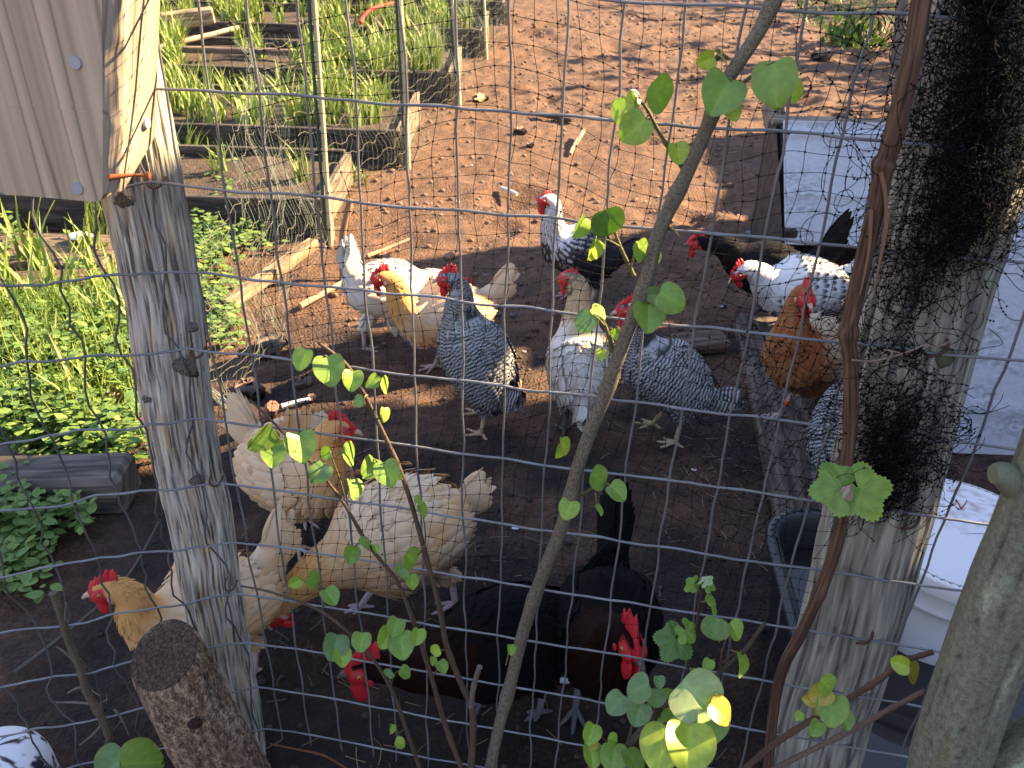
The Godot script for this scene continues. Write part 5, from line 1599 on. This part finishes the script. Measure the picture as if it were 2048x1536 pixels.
func make_garden_fence():
	var o := thing("garden_mesh", "sagging pale wire mesh fence between the raised beds and the run", "fence", Vector3.ZERO)
	var m := MB.new()
	var top := func(f: float) -> float: return 0.80 - 0.42 * smoothstep(0.40, 0.05, f) + 0.05 * sin(f * 21.0)
	var pt := func(f: float, g: float) -> Vector3:
		var p := garden_line(f)
		var h: float = top.call(f) * g
		var lean := 0.13 * g * g * (1.0 + 0.8 * sin(f * 17.0)) + 0.03 * sin(g * 9.0 + f * 40.0)
		return Vector3(p.x - lean + n1.get_noise_2d(f * 300.0, g * 60.0) * 0.03, h + 0.01, p.z + n1.get_noise_2d(f * 300.0 + 90.0, g * 60.0) * 0.03)
	for i in 170:
		var f := 0.06 + 0.94 * pow(i / 169.0, 0.85)
		var l := PackedVector3Array()
		for k in 15: l.append(pt.call(f + n1.get_noise_2d(k * 8.0, i * 31.0) * 0.002, k / 14.0))
		m.tube(l, 0.0006, 0.0006, 3, Color(0.20, 0.25, 0.20), null, false)
	for j in 10:
		var l := PackedVector3Array()
		for k in 180:
			var f := 0.06 + 0.94 * k / 179.0
			l.append(pt.call(f, clampf((j + 0.5) / 10.0 + 0.022 * (1.0 if k % 4 < 2 else -1.0) * 0.5, 0, 1)))
		m.tube(l, 0.0008, 0.0008, 4, Color(0.20, 0.19, 0.15), null, false)
	part("strands", m, M.vc, o, "stuff")
	# a torn flap of the same mesh at the near end
	var labels := ["bamboo and green stake at the nearest raised bed's corner", "sunlit garden stake at the second raised bed's corner", "pale garden stake at the third raised bed's corner", "thin garden stake at the fourth raised bed's corner"]
	var st := [[655, 492, 617, -40, 0.011], [812, 335, 792, -40, 0.013], [916, 216, 897, -40, 0.013], [970, 122, 962, -40, 0.013]]
	for k in 4:
		var s: Array = st[k]
		var b := on_ground(s[0], s[1])
		var t := at_depth(s[2], s[3], b.z - 0.03)
		var g := thing("garden_stake", labels[k], "stake", b, "stakes along the garden edge")
		part("bamboo_cane", stick([Vector3(0.014, -0.02, 0), (t - b) * 0.5 + Vector3(0.016, 0, 0), t - b + Vector3(0.014, 0, 0)], s[4], s[4] * 0.85, Color(0.50, 0.42, 0.27)), M.vc, g)
		part("green_rod", stick([Vector3(-0.004, -0.02, 0.006), (t - b) * 0.5 + Vector3(-0.004, 0, 0.006), t - b + Vector3(-0.004, 0, 0.006)], 0.007, 0.007, Color(0.035, 0.075, 0.055)), M.plastic, g)
	var s1 := on_ground(686, 560)
	solo("leaning_stick", stick([s1, s1 + Vector3(0.01, 0.17, -0.01), at_depth(701, 398, s1.z - 0.04)], 0.014, 0.012, Color(0.24, 0.14, 0.085)), M.vc, "dark brown stick standing upright behind the white hen", "stick")
	solo("pole", plank(on_ground(452, 612, 0.03), on_ground(628, 486, 0.06), 0.05, 0.042, Color(0.46, 0.33, 0.20)), M.board, "sunlit pale pole lying on the ground beside the nearest bed", "pole")
	solo("garden_cane", stick([on_ground(310, 95, 0.2), on_ground(400, 75, 0.24), on_ground(478, 55, 0.28)], 0.022, 0.018, Color(0.40, 0.31, 0.22)), M.vc, "long cane leaning across the fourth bed, top left", "cane")
	solo("plank", plank(on_ground(-150, 500, 0.03), on_ground(235, 508, 0.03), 0.30, 0.045, Color(0.235, 0.175, 0.13)), M.board, "grey-brown plank lying flat in the sun left of the left post, farther one", "plank")
	solo("plank", plank(on_ground(-200, 592, 0.05), on_ground(240, 570, 0.05), 0.19, 0.07, Color(0.25, 0.155, 0.11)), M.board, "reddish-brown plank left of the left post, nearer one", "plank")
	solo("beam", plank(on_ground(-60, 975, 0.04), on_ground(262, 965, 0.05), 0.13, 0.11, Color(0.22, 0.19, 0.165)), M.board, "short dark grey timber lying in the shade at the left, below the weeds", "timber")
	solo("plank", plank(on_ground(318, 44, 0.30), on_ground(428, 30, 0.34), 0.10, 0.12, Color(0.58, 0.46, 0.30)), M.board, "cream plank lying on the fourth bed, top left", "plank")
	solo("plank", plank(on_ground(330, 98, 0.21), on_ground(640, 106, 0.21), 0.05, 0.04, Color(0.30, 0.23, 0.18)), M.board, "thin board edge along the third raised bed", "plank")
	solo("tool_handle", stick([on_ground(720, 45, 0.25), on_ground(740, 20, 0.3), on_ground(785, 6, 0.3)], 0.016, 0.016, Color(0.45, 0.03, 0.02)), M.plastic, "red tool handle lying at the farthest beds", "tool")
	solo("plastic_saucer", lump(77, 14, 8, 0.05), M.plastic, "pale blue plastic dish on the plank left of the left post", "dish").position = on_ground(160, 472, 0.08)
	var d: MeshInstance3D = get_node("plastic_saucer")
	d.scale = Vector3(0.05, 0.012, 0.04)

func make_run_things():
	# low shelter with a white sheet front
	var zf := -3.12
	var x0 := at_depth(1572, 488, zf).x
	var yb := at_depth(1572, 488, zf).y
	var zt := -3.50
	var yt := at_depth(1580, 243, zt).y
	var o := thing("low_shelter", "low hen shelter with a smudged white sheet front and dark timber side", "shelter", Vector3(x0, 0, zf))
	var m := MB.new()
	var P := []
	var C := []
	var wid := 1.9
	for i in 40:
		var f := i / 39.0
		var row := PackedVector3Array()
		var rc := PackedColorArray()
		for j in 30:
			var s := j / 29.0
			var p := Vector3(s * wid + 0.02 * (1 - f), lerpf(yt, yb, f), lerpf(zt - zf, 0, f))
			p += Vector3(0, 0.3, 0.9) * (0.006 * sin(s * 7.0 + f * 3.0) + 0.020 * exp(-pow((f - 0.10) * 34.0, 2.0)) + 0.014 * exp(-pow((f - 0.60) * 40.0, 2.0)) - 0.016 * exp(-pow((f - 0.03) * 40.0, 2.0)))
			row.append(p); rc.append(Color(0.70, 0.71, 0.73))
		P.append(row); C.append(rc)
	m.grid(P, C, false, Vector3(0, 0.4, 1), 1.6, 0.7)
	var sheet := part("sheet", m, M.sheet, o)
	sheet.set_meta("label", "white corrugated sheet with grey smudges")
	m = MB.new()   # sheet's thickness
	for q in [[0, 0, 0, 29], [39, 0, 39, 29], [0, 0, 39, 0]]:
		m.tube(PackedVector3Array([P[q[0]][q[1]] - Vector3(0, 0, 0.004), P[q[2]][q[3]] - Vector3(0, 0, 0.004)]), 0.004, 0.004, 6, Color(0.62, 0.62, 0.63))
	part("sheet_lip", m, M.plastic, o)
	var dark := Color(0.10, 0.08, 0.068)
	m = MB.new()
	var side := [Vector3(-0.012, 0, 0.02), Vector3(-0.012, yb, 0.0), Vector3(-0.012, yt - 0.01, zt - zf), Vector3(-0.012, yt - 0.02, zt - zf - 0.10), Vector3(-0.012, 0, zt - zf - 0.10)]
	var f0 := m.v.size()
	for p in side: m.vert(p, Vector3(-1, 0, 0), dark, Vector2(p.z, p.y))
	for i in range(1, 4): m.tri(f0, f0 + i, f0 + i + 1)
	f0 = m.v.size()
	for p in side: m.vert(p + Vector3(0.02, 0, 0), Vector3(1, 0, 0), dark, Vector2(p.z, p.y))
	for i in range(1, 4): m.tri(f0, f0 + i, f0 + i + 1)
	part("side_panel", m, M.board, o)
	part("roof_board", plank(Vector3(-0.02, yt - 0.012, zt - zf - 0.06), Vector3(wid, yt - 0.012, zt - zf - 0.06), 0.10, 0.02, Color(0.40, 0.33, 0.24)), M.board, o)
	part("front_rail", plank(Vector3(0.30, 0.17, 0.05), Vector3(wid, 0.17, 0.05), 0.05, 0.06, Color(0.38, 0.29, 0.17)), M.board, o)
	part("corner_post", plank(Vector3(0.02, 0, -0.05), Vector3(0.02, yb + 0.05, -0.04), 0.05, 0.05, dark, Vector3(1, 0, 0)), M.board, o)
	part("back_panel", plank(Vector3(0, 0.2, zt - zf - 0.11), Vector3(wid, 0.2, zt - zf - 0.11), 0.02, 0.42, dark), M.board, o)
	var lb := on_ground(1562, 345)
	solo("board", plank(at_depth(1568, 335, zf - 0.36), at_depth(1545, 214, zf - 0.62), 0.10, 0.03, Color(0.38, 0.28, 0.20), Vector3(0.2, 0, 1)), M.board, "upright brown board at the shelter's left corner", "board")
	# second sheet at the right edge
	var zz := -1.95
	var w := at_depth(1880, 985, zz)
	o = thing("leaning_sheet", "ribbed white sheet standing behind the bucket at the right edge", "sheet", Vector3(w.x, 0, zz))
	m = MB.new()
	P = []
	C = []
	var ht := at_depth(2000, 480, zz - 0.25).y
	for i in 36:
		var f := i / 35.0
		var row := PackedVector3Array()
		var rc := PackedColorArray()
		for j in 24:
			var s := j / 23.0
			var p := Vector3(s * 1.5, ht * (1 - f), -0.25 * (1 - f))
			var rib := at_depth(2000, 800, zz - 0.1).y / ht
			p.z += 0.012 * exp(-pow(((1 - f) - rib) * 45.0, 2.0)) + 0.004 * sin(s * 5.0)
			row.append(p); rc.append(Color(0.66, 0.68, 0.73))
		P.append(row); C.append(rc)
	m.grid(P, C, false, Vector3(0, 0.2, 1), 1.4, 0.9)
	part("sheet", m, M.sheet, o)
	m = MB.new()
	for q in [[0, 0, 0, 23], [0, 0, 35, 0]]:
		m.tube(PackedVector3Array([P[q[0]][q[1]] - Vector3(0, 0, 0.004), P[q[2]][q[3]] - Vector3(0, 0, 0.004)]), 0.004, 0.004, 6, Color(0.62, 0.62, 0.65))
	part("sheet_lip", m, M.plastic, o)
	# plank that the red hen stands on
	solo("plank", plank(on_ground(1512, 640, 0.02), on_ground(1618, 1050, 0.02), 0.16, 0.04, Color(0.20, 0.155, 0.13)), M.board, "long bare plank on the ground under the red hen", "plank")
	solo("plank", plank(on_ground(1350, 690, 0.02), on_ground(1450, 680, 0.025), 0.10, 0.04, Color(0.22, 0.15, 0.11)), M.board, "short brown board lying behind the sapling near the barred hen", "plank")
	solo("board", plank(on_ground(1072, 226, 0.02), on_ground(1146, 240, 0.03), 0.05, 0.025, Color(0.12, 0.085, 0.065)), M.board, "small dark board lying far back on the bare earth", "board")
	solo("stick", stick([on_ground(1166, 262, 0.04), on_ground(1152, 285, 0.03), on_ground(1140, 308, 0.01)], 0.016, 0.011, Color(0.34, 0.22, 0.14)), M.vc, "short stick on the bare earth in the far middle of the run", "stick")
	solo("stick", stick([on_ground(735, 512, 0.02), on_ground(780, 495, 0.03), on_ground(821, 478, 0.05)], 0.009, 0.007, Color(0.40, 0.27, 0.15)), M.vc, "straight pale stick behind the buff hen's head", "stick")
	solo("stick", stick([on_ground(600, 612, 0.02), on_ground(650, 585, 0.03), on_ground(695, 560, 0.03)], 0.012, 0.010, Color(0.36, 0.24, 0.15)), M.vc, "reddish stick lying left of the white hen", "stick")
	solo("white_stick", stick([on_ground(563, 812, 0.02), on_ground(592, 804, 0.02), on_ground(620, 798, 0.025)], 0.0065, 0.006, Color(0.62, 0.62, 0.64)), M.vc, "white stick lying above the right-facing buff hen", "stick")
	solo("white_stick", stick([on_ground(1002, 376, 0.015), on_ground(1020, 382, 0.015), on_ground(1034, 389, 0.015)], 0.010, 0.009, Color(0.6, 0.55, 0.5)), M.vc, "small white stick left of the dark laced hen", "stick")
	solo("root", stick([on_ground(536, 838, 0.0), on_ground(540, 822, 0.05), on_ground(546, 812, 0.09)], 0.022, 0.017, Color(0.30, 0.15, 0.10)), M.vc, "stump of reddish root beside the white stick", "root")
	solo("branch", stick([on_ground(30, 1345, 0.03), on_ground(140, 1260, 0.04), on_ground(250, 1160, 0.02), on_ground(320, 1040, 0.02)], 0.0045, 0.003, Color(0.09, 0.075, 0.06)), M.vc, "thin dark branch lying in the shade at the lower left", "branch")
	for q in [[212, 795, 46, Color(0.30, 0.20, 0.16), "reddish stone among the weeds at the left"], [35, 915, 95, Color(0.20, 0.165, 0.15), "brown stone in the weeds at the left edge"], [625, 806, 24, Color(0.34, 0.20, 0.12), "small orange-brown stone at the white stick's end"], [990, 630, 26, Color(0.16, 0.13, 0.115), "larger of two grey pebbles right of the buff hen"], [1026, 636, 18, Color(0.16, 0.13, 0.115), "smaller of two grey pebbles right of the buff hen"], [1041, 270, 26, Color(0.34, 0.21, 0.14), "sunlit stone left of the far stick"], [1060, 297, 18, Color(0.32, 0.2, 0.14), "small stone below the far sunlit stone"], [770, 520, 34, Color(0.28, 0.17, 0.12), "stone behind the buff hen's comb"], [900, 515, 26, Color(0.3, 0.19, 0.13), "stone on the lit earth right of the buff hen"], [1640, 122, 40, Color(0.24, 0.15, 0.1), "clod at the far hollow on the right"], [960, 200, 30, Color(0.28, 0.19, 0.13), "clod at the third bed's end"], [1500, 470, 20, Color(0.4, 0.4, 0.4), "pale pebble in the shelter's shadow"], [540, 700, 70, Color(0.115, 0.085, 0.065), "big dark clod left of the white hen's feet"], [500, 790, 60, Color(0.15, 0.10, 0.07), "dark clod at the mesh fence's near end"], [610, 770, 40, Color(0.12, 0.085, 0.065), "dark clod above the white stick"], [1015, 780, 56, Color(0.15, 0.10, 0.07), "dark stone right of the middle barred hen"]]:
		make_stone(q[0], q[1], q[2], q[3], q[4], int(q[0]))

func trough_rim(w: float, d: float, r: float, y: float, grow: float) -> PackedVector3Array:
	var out := PackedVector3Array()
	for c in [[1, 1, 0.0], [-1, 1, 0.25], [-1, -1, 0.5], [1, -1, 0.75]]:
		for k in 9:
			var a: float = TAU * (c[2] + k / 8.0 * 0.25)
			out.append(Vector3(c[0] * (w - r) + cos(a) * (r + grow), y, c[1] * (d - r) + sin(a) * (r + grow)))
	return out

func make_trough():
	var back := on_ground(1540, 1040, 0.25)
	var o := thing("water_trough", "black rubber trough with still dark water behind the right post", "trough", Vector3(back.x + 0.475, 0, back.z + 0.34))
	o.rotation.y = deg_to_rad(-4)
	var m := MB.new()
	var P := []
	var C := []
	var col := Color(0.022, 0.024, 0.030)
	for q in [[0.0, -0.035], [0.12, -0.02], [0.225, 0.0], [0.232, 0.012], [0.246, 0.016], [0.254, 0.008], [0.254, -0.006], [0.246, -0.014], [0.225, -0.016], [0.12, -0.035], [0.03, -0.05]]:
		var row := trough_rim(0.50, 0.34, 0.09, q[0], q[1])
		P.append(row)
		var rc := PackedColorArray()
		for p in row: rc.append(col)
		C.append(rc)
	m.grid(P, C, true)
	# inner rows face inwards
	part("tub", m, M.rubber, o)
	m = MB.new()
	var row := trough_rim(0.50, 0.34, 0.09, 0.175, -0.032)
	var c := m.vert(Vector3(0, 0.175, 0), Vector3.UP, Color(0.02, 0.018, 0.016))
	for p in row: m.vert(p, Vector3.UP, Color(0.02, 0.018, 0.016))
	for k in row.size(): m.tri(c, 1 + k, 1 + (k + 1) % row.size())
	part("water", m, M.water, o)
	# lidded bucket standing in the trough
	var bc := at_depth(1925, 1062, -1.17)
	var b := thing("lidded_bucket", "white plastic bucket with a dirt-stained lid standing in the trough", "bucket", Vector3(bc.x, 0.03, bc.z))
	var H := bc.y - 0.03
	m = MB.new()
	P = []
	C = []
	for q in [[0.0, 0.128], [0.03, 0.131], [H * 0.5, 0.140], [H - 0.10, 0.147], [H - 0.085, 0.148], [H - 0.08, 0.156], [H - 0.072, 0.157], [H - 0.066, 0.150], [H - 0.030, 0.152]]:
		var rr := PackedVector3Array()
		var rc := PackedColorArray()
		for k in 64:
			var a := TAU * k / 64
			rr.append(Vector3(cos(a) * q[1], q[0], sin(a) * q[1]))
			var g := n1.get_noise_3d(cos(a) * 12.0, q[0] * 70.0, sin(a) * 12.0)
			var tone := Color(0.72, 0.73, 0.75).lerp(Color(0.42, 0.40, 0.37), clampf(g * 1.6, 0, 0.5))
			if q[0] < 0.10: tone = tone.lerp(Color(0.20, 0.14, 0.09), 0.65)
			rc.append(tone)
		P.append(rr); C.append(rc)
	m.grid(P, C, true)
	part("body", m, M.plastic, b)
	m = MB.new()
	P = []
	C = []
	for q in [[H - 0.034, 0.154], [H - 0.034, 0.161], [H - 0.004, 0.162], [H, 0.158], [H, 0.150], [H - 0.009, 0.146], [H - 0.010, 0.10], [H - 0.008, 0.05], [H - 0.008, 0.004]]:
		var rr := PackedVector3Array()
		var rc := PackedColorArray()
		for k in 72:
			var a := TAU * k / 72
			rr.append(Vector3(cos(a) * q[1], q[0], sin(a) * q[1]))
			rc.append(Color(0.78, 0.78, 0.79))
		P.append(rr); C.append(rc)
	m.grid(P, C, true)
	part("lid", m, M.plastic, b)
	m = MB.new()   # dried mud on the lid
	P = []
	C = []
	for i in 40:
		var rr := PackedVector3Array()
		var rc := PackedColorArray()
		for j in 72:
			var r := 0.142 * i / 39.0 + 0.001
			var a := TAU * j / 72
			var p := Vector3(cos(a) * r, H - 0.0065, sin(a) * r)
			rr.append(p)
			var g := n2.get_noise_2d(p.x * 330.0, p.z * 330.0) + 0.6 * n3.get_noise_2d(p.x * 400.0, p.z * 400.0)
			var back_side := clampf((-p.z + 0.02) * 9.0, 0, 1)
			rc.append(Color(0.77, 0.77, 0.78).lerp(Color(0.36, 0.23, 0.20), clampf(g * 1.7 + 0.15, 0, 0.75) * back_side))
		P.append(rr); C.append(rc)
	m.grid(P, C, false, Vector3.UP)
	part("lid_panel", m, M.plastic, b)
	m = MB.new()
	var ha := deg_to_rad(62)
	var hc := Vector3(cos(ha) * 0.158, H - 0.062, sin(ha) * 0.158)
	var tx := Vector3(-sin(ha), 0, cos(ha))
	m.tube(smooth_line([hc - tx * 0.022, hc - tx * 0.020 + Vector3(cos(ha), 0, sin(ha)) * 0.006 + Vector3(0, 0.008, 0), hc + tx * 0.020 + Vector3(cos(ha), 0, sin(ha)) * 0.006 + Vector3(0, 0.008, 0), hc + tx * 0.022], 5), 0.0030, 0.0030, 7, Color(0.50, 0.44, 0.34))
	part("handle_lug", m, M.plastic, b)
	m = MB.new()
	for k in 2:
		var p := Vector3(0.03, H - 0.006, -0.07)
		m.tube(smooth_line([p, p + Vector3(0.004 - 0.012 * k, 0.012, 0), p + Vector3(0.002 - 0.02 * k, 0.024, 0.003)], 3), 0.0016, 0.0008, 5, Color(0.25, 0.10, 0.06))
	part("dry_stalk", m, M.vc, b)

func make_pot():
	# white enamel pot with chipped glaze, cut by the lower left corner
	var c := on_fence(10, 1520, 0.16)
	var o := thing("chipped_pot", "upturned white pot with black chipped patches, bottom left corner", "pot", Vector3(c.x - 0.02, c.y - 0.16, c.z))
	var m := MB.new()
	var P := []
	var C := []
	for i in 60:
		var f := i / 59.0
		var r := 0.075
		var y := 0.185 * f
		if f > 0.55: r = 0.075 * sqrt(maxf(1.0 - pow((f - 0.55) / 0.45, 2.6), 0.0)) + 0.001
		else: r = 0.080 - 0.005 * f / 0.55
		var rr := PackedVector3Array()
		var rc := PackedColorArray()
		for k in 90:
			var a := TAU * k / 90
			rr.append(Vector3(cos(a) * r, y, sin(a) * r))
			var g := n2.get_noise_3d(cos(a) * 22.0, f * 50.0, sin(a) * 22.0) + 0.5 * n3.get_noise_3d(cos(a) * 22.0, f * 50.0, sin(a) * 22.0)
			var side := clampf((cos(a) - 0.45) * 2.0, -0.2, 1.0)
			rc.append(Color(0.78, 0.78, 0.80).lerp(Color(0.02, 0.022, 0.03), smoothstep(0.36, 0.43, g + side * 0.55 * clampf(1.3 - f, 0, 1))))
		P.append(rr); C.append(rc)
	m.grid(P, C, true)
	part("glazed_body", m, M.plastic, o)
	m = MB.new()
	m.tube(PackedVector3Array([Vector3(0, 0, 0), Vector3(0, 0.012, 0)]), 0.086, 0.084, 48, Color(0.03, 0.034, 0.05))
	part("rim", m, M.plastic, o)

# ---------------------------------------------------------------- beyond the right edge: what shades the run
func make_screen():  # added boards out of view, stepped and pierced to shape sun and shade
	var o := thing("shade_screen", "added board screen right of the run, shaped to cast its shade and sun patches", "board screen", Vector3(3.25, 0, 0))
	var d := Vector3(cos(deg_to_rad(SUN_AZ)) , tan(deg_to_rad(SUN_EL)), -sin(deg_to_rad(SUN_AZ)))
	# spots the sun reaches: point, half width along the screen, half height
	var lit := []
	var hit := func(p: Vector3) -> Vector2:
		var t := (3.25 - p.x) / d.x
		return Vector2(p.z + d.z * t, p.y + d.y * t)
	for q in [[on_ground(640, 806), 0.05, 0.05], [on_ground(580, 816), 0.04, 0.05], [on_ground(720, 796), 0.05, 0.05], [on_ground(800, 790), 0.05, 0.05], [on_ground(860, 786), 0.04, 0.05], [on_ground(1050, 770), 0.07, 0.09], [on_ground(1010, 720), 0.08, 0.06], [on_ground(1050, 800), 0.03, 0.03], [on_ground(1500, 690), 0.10, 0.07], [on_ground(1400, 690), 0.05, 0.05], [Vector3(0.95, 0.34, -2.7), 0.14, 0.13], [Vector3(1.1, 0.36, -2.7), 0.13, 0.10], [Vector3(0.27, 0.33, -2.02), 0.05, 0.04], [Vector3(0.12, 0.33, -2.02), 0.05, 0.04], [on_fence(1340, 1492, 0.17), 0.028, 0.045], [on_fence(1380, 1490, 0.175), 0.028, 0.045], [on_fence(1420, 1420, 0.14), 0.028, 0.045]]:
		var h: Vector2 = hit.call(q[0])
		lit.append([h.x, h.y, q[1], q[2]])
	var top := func(z: float) -> float:
		if z < -4.55: return 1.40
		if z < -4.2: return 2.46
		if z < -3.9: return 2.18
		if z < -3.56: return 2.44
		if z < -3.30: return 2.55
		if z < -2.40: return 3.05
		if z < -2.08: return 3.42
		if z < -1.55: return 2.90
		return 3.3
	var bw := 0.05
	var z := -6.0
	var wood := Color(0.24, 0.19, 0.14)
	while z < 1.6:
		var zc := z + bw * 0.5
		var t: float = top.call(zc)
		if t > 0.0:
			var cells := []
			var y := 0.0
			var start := 0.0
			while y < t:
				var open := false
				for l in lit: if absf(zc - l[0]) < maxf(l[2], 0.025) and absf(y + 0.025 - l[1]) < l[3]: open = true
				if open:
					if y - start > 0.02: cells.append([start, y])
					start = y + 0.05
				y += 0.05
			if t - start > 0.02: cells.append([start, t])
			for cc in cells:
				part("board", plank(Vector3(0, cc[0], zc), Vector3(0, cc[1], zc), bw - 0.001, 0.02, wood, Vector3(1, 0, 0)), M.board, o)
		z += bw

func make_far_trees():
	# broadleaved trees right of the run, out of the picture, that dapple the far earth
	for q in [[8.0, -9.4, 3.4, "leafy tree standing right of the run beyond the picture, nearer one"], [9.6, -13.5, 4.0, "leafy tree standing right of the run beyond the picture, farther one"]]:
		var o := thing("broadleaf_tree", q[3], "tree", Vector3(q[0], 0, q[1]), "trees right of the run")
		part("trunk", stick([Vector3(0, -0.1, 0), Vector3(0.1, q[2] * 0.4, 0), Vector3(-0.05, q[2], 0.1)], 0.12, 0.05, Color(0.15, 0.12, 0.09)), M.vc, o)
		var m := MB.new()
		for k in 900:
			var dd := Vector3(rng.randfn(), rng.randfn(), rng.randfn()).normalized() * pow(rng.randf(), 0.5)
			if n1.get_noise_3d(dd.x * 40.0, dd.y * 40.0, dd.z * 40.0 + q[0] * 10.0) < -0.02: continue
			var c := Vector3(0, q[2] * 1.0, 0) + dd * Vector3(1.7, 1.3, 1.7)
			var b := Basis.from_euler(Vector3(rnd(0, 6), rnd(0, 6), rnd(0, 6)))
			var s := rnd(0.07, 0.14)
			var col := tinted(Color(0.09, 0.16, 0.035), rnd(0.7, 1.4))
			var a0 := m.vert(c + b * Vector3(0, 0, -s), b.y, col)
			var a1 := m.vert(c + b * Vector3(s * 0.6, 0, 0), b.y, col)
			var a2 := m.vert(c + b * Vector3(0, 0, s), b.y, col)
			var a3 := m.vert(c + b * Vector3(-s * 0.6, 0, 0), b.y, col)
			m.quad(a0, a1, a2, a3)
		part("crown", m, M.grass, o, "stuff")

func make_poles():
	# unseen poles added beyond the right edge to lay shadow bands on far earth
	for q in [[4.9, -6.0, 2.5], [5.2, -6.6, 2.6], [5.7, -7.3, 2.6], [6.2, -8.2, 2.7], [6.6, -9.2, 2.6], [4.6, -5.45, 2.2]]:
		solo("shadow_pole", stick([Vector3(q[0], -0.1, q[1]), Vector3(q[0] + 0.03, q[2] * 0.5, q[1]), Vector3(q[0] + 0.08, q[2], q[1] - 0.05)], 0.035, 0.022, Color(0.25, 0.19, 0.13)), M.vc, "added shadow-casting pole right of the run, outside the picture", "pole", "added poles right of the run")

func make_far_edge():
	var p := on_ground(1792, 128)
	var t := at_depth(1812, -60, p.z)
	solo("fence_stake", stick([p, (p + t) * 0.5, t], 0.055, 0.045, Color(0.15, 0.125, 0.10)), M.vc, "dark leaning fence stake far off at the top right", "stake")
	for q in [[1700, 90, "scrubby bush at the far right edge of the run, left of the stake"], [1872, 95, "scrubby bush at the far right edge of the run, right of the stake"], [545, 40, "dark green bushy herb in the farthest beds"]]:
		var c := on_ground(q[0], q[1])
		var o := thing("bush", q[2], "bush", c)
		var m := MB.new()
		for k in 420:
			var dd := Vector3(rng.randfn(), absf(rng.randfn()), rng.randfn()) * 0.13
			var b := Basis.from_euler(Vector3(rnd(0, 6), rnd(0, 6), rnd(0, 6)))
			var s := rnd(0.02, 0.05)
			var col := Color(0.07, 0.13, 0.03).lerp(Color(0.18, 0.24, 0.06), rng.randf())
			var a0 := m.vert(dd + b * Vector3(0, 0, -s), b.y, col)
			var a1 := m.vert(dd + b * Vector3(s * 0.6, s * 0.1, 0), b.y, col)
			var a2 := m.vert(dd + b * Vector3(0, 0, s), b.y, col)
			var a3 := m.vert(dd + b * Vector3(-s * 0.6, s * 0.1, 0), b.y, col)
			m.quad(a0, a1, a2, a3)
		part("foliage", m, M.grass, o, "stuff")
		for k in 5: part("twig", stick([Vector3(0, -0.02, 0), Vector3(rnd(-0.1, 0.1), 0.14, rnd(-0.1, 0.1)), Vector3(rnd(-0.18, 0.18), 0.32, rnd(-0.18, 0.18))], 0.007, 0.003, Color(0.16, 0.12, 0.09)), M.vc, o)

func _ready():
	rng.seed = 20240
	cam_basis = Basis(Vector3.RIGHT, deg_to_rad(-31.5)) * Basis(Vector3.BACK, deg_to_rad(1.7))
	var cam := Camera3D.new()
	cam.name = "camera"
	cam.fov = rad_to_deg(2.0 * atan(768.0 / LENS))
	cam.near = 0.05
	cam.far = 400.0
	add_child(cam)
	cam.transform = Transform3D(cam_basis, Vector3(0, EYE, 0))
	cam.current = true
	var lens := CameraAttributesPhysical.new()     # a phone's small lens: far things go slightly soft
	lens.frustum_focal_length = 12.0 * LENS / 768.0
	lens.exposure_aperture = 13.0
	lens.frustum_focus_distance = 1.15
	lens.frustum_near = 0.05
	lens.frustum_far = 400.0
	cam.attributes = lens
	var env := Environment.new()
	env.background_mode = Environment.BG_SKY
	var sm := ProceduralSkyMaterial.new()
	sm.sky_top_color = Color(0.52, 0.59, 0.74)
	sm.sky_horizon_color = Color(0.84, 0.86, 0.90)
	sm.sky_curve = 0.14
	sm.ground_bottom_color = Color(0.14, 0.11, 0.08)
	sm.ground_horizon_color = Color(0.50, 0.50, 0.46)
	sm.sun_angle_max = 8.0
	var sky := Sky.new()
	sky.sky_material = sm
	env.sky = sky
	env.background_energy_multiplier = 0.45
	env.tonemap_mode = Environment.TONE_MAPPER_LINEAR
	env.tonemap_exposure = 5.4
	env.sdfgi_enabled = true
	env.ssao_enabled = true
	env.ssil_enabled = true
	var we := WorldEnvironment.new()
	we.name = "world_environment"
	we.environment = env
	add_child(we)
	var sun := DirectionalLight3D.new()
	sun.name = "sun"
	sun.light_energy = 1.6
	sun.light_color = Color(1.0, 0.88, 0.70)
	sun.light_angular_distance = 0.5
	sun.shadow_enabled = true
	add_child(sun)
	var to_sun := Vector3(cos(deg_to_rad(SUN_AZ)), tan(deg_to_rad(SUN_EL)), -sin(deg_to_rad(SUN_AZ))).normalized()
	sun.look_at_from_position(to_sun * 20.0, Vector3.ZERO, Vector3.UP)

	n1.seed = 5; n1.frequency = 0.05; n1.noise_type = FastNoiseLite.TYPE_SIMPLEX_SMOOTH; n1.fractal_octaves = 3
	n2.seed = 6; n2.frequency = 0.09; n2.noise_type = FastNoiseLite.TYPE_SIMPLEX_SMOOTH; n2.fractal_octaves = 4
	n3.seed = 7; n3.frequency = 0.10; n3.noise_type = FastNoiseLite.TYPE_SIMPLEX; n3.fractal_octaves = 3
	make_materials()
	M.water = plain(0.03)
	M.water.metallic_specular = 0.5
	make_ground()
	make_screen()
	make_far_trees()
	make_poles()
	make_beds()
	make_weeds()
	make_garden_fence()
	make_run_things()
	make_trough()
	make_far_edge()
	make_hens()
	make_posts()
	make_box()
	make_fence()
	make_net()
	make_trunk()
	make_log()
	make_sapling()
	make_vines()
	make_pot()
	make_litter()
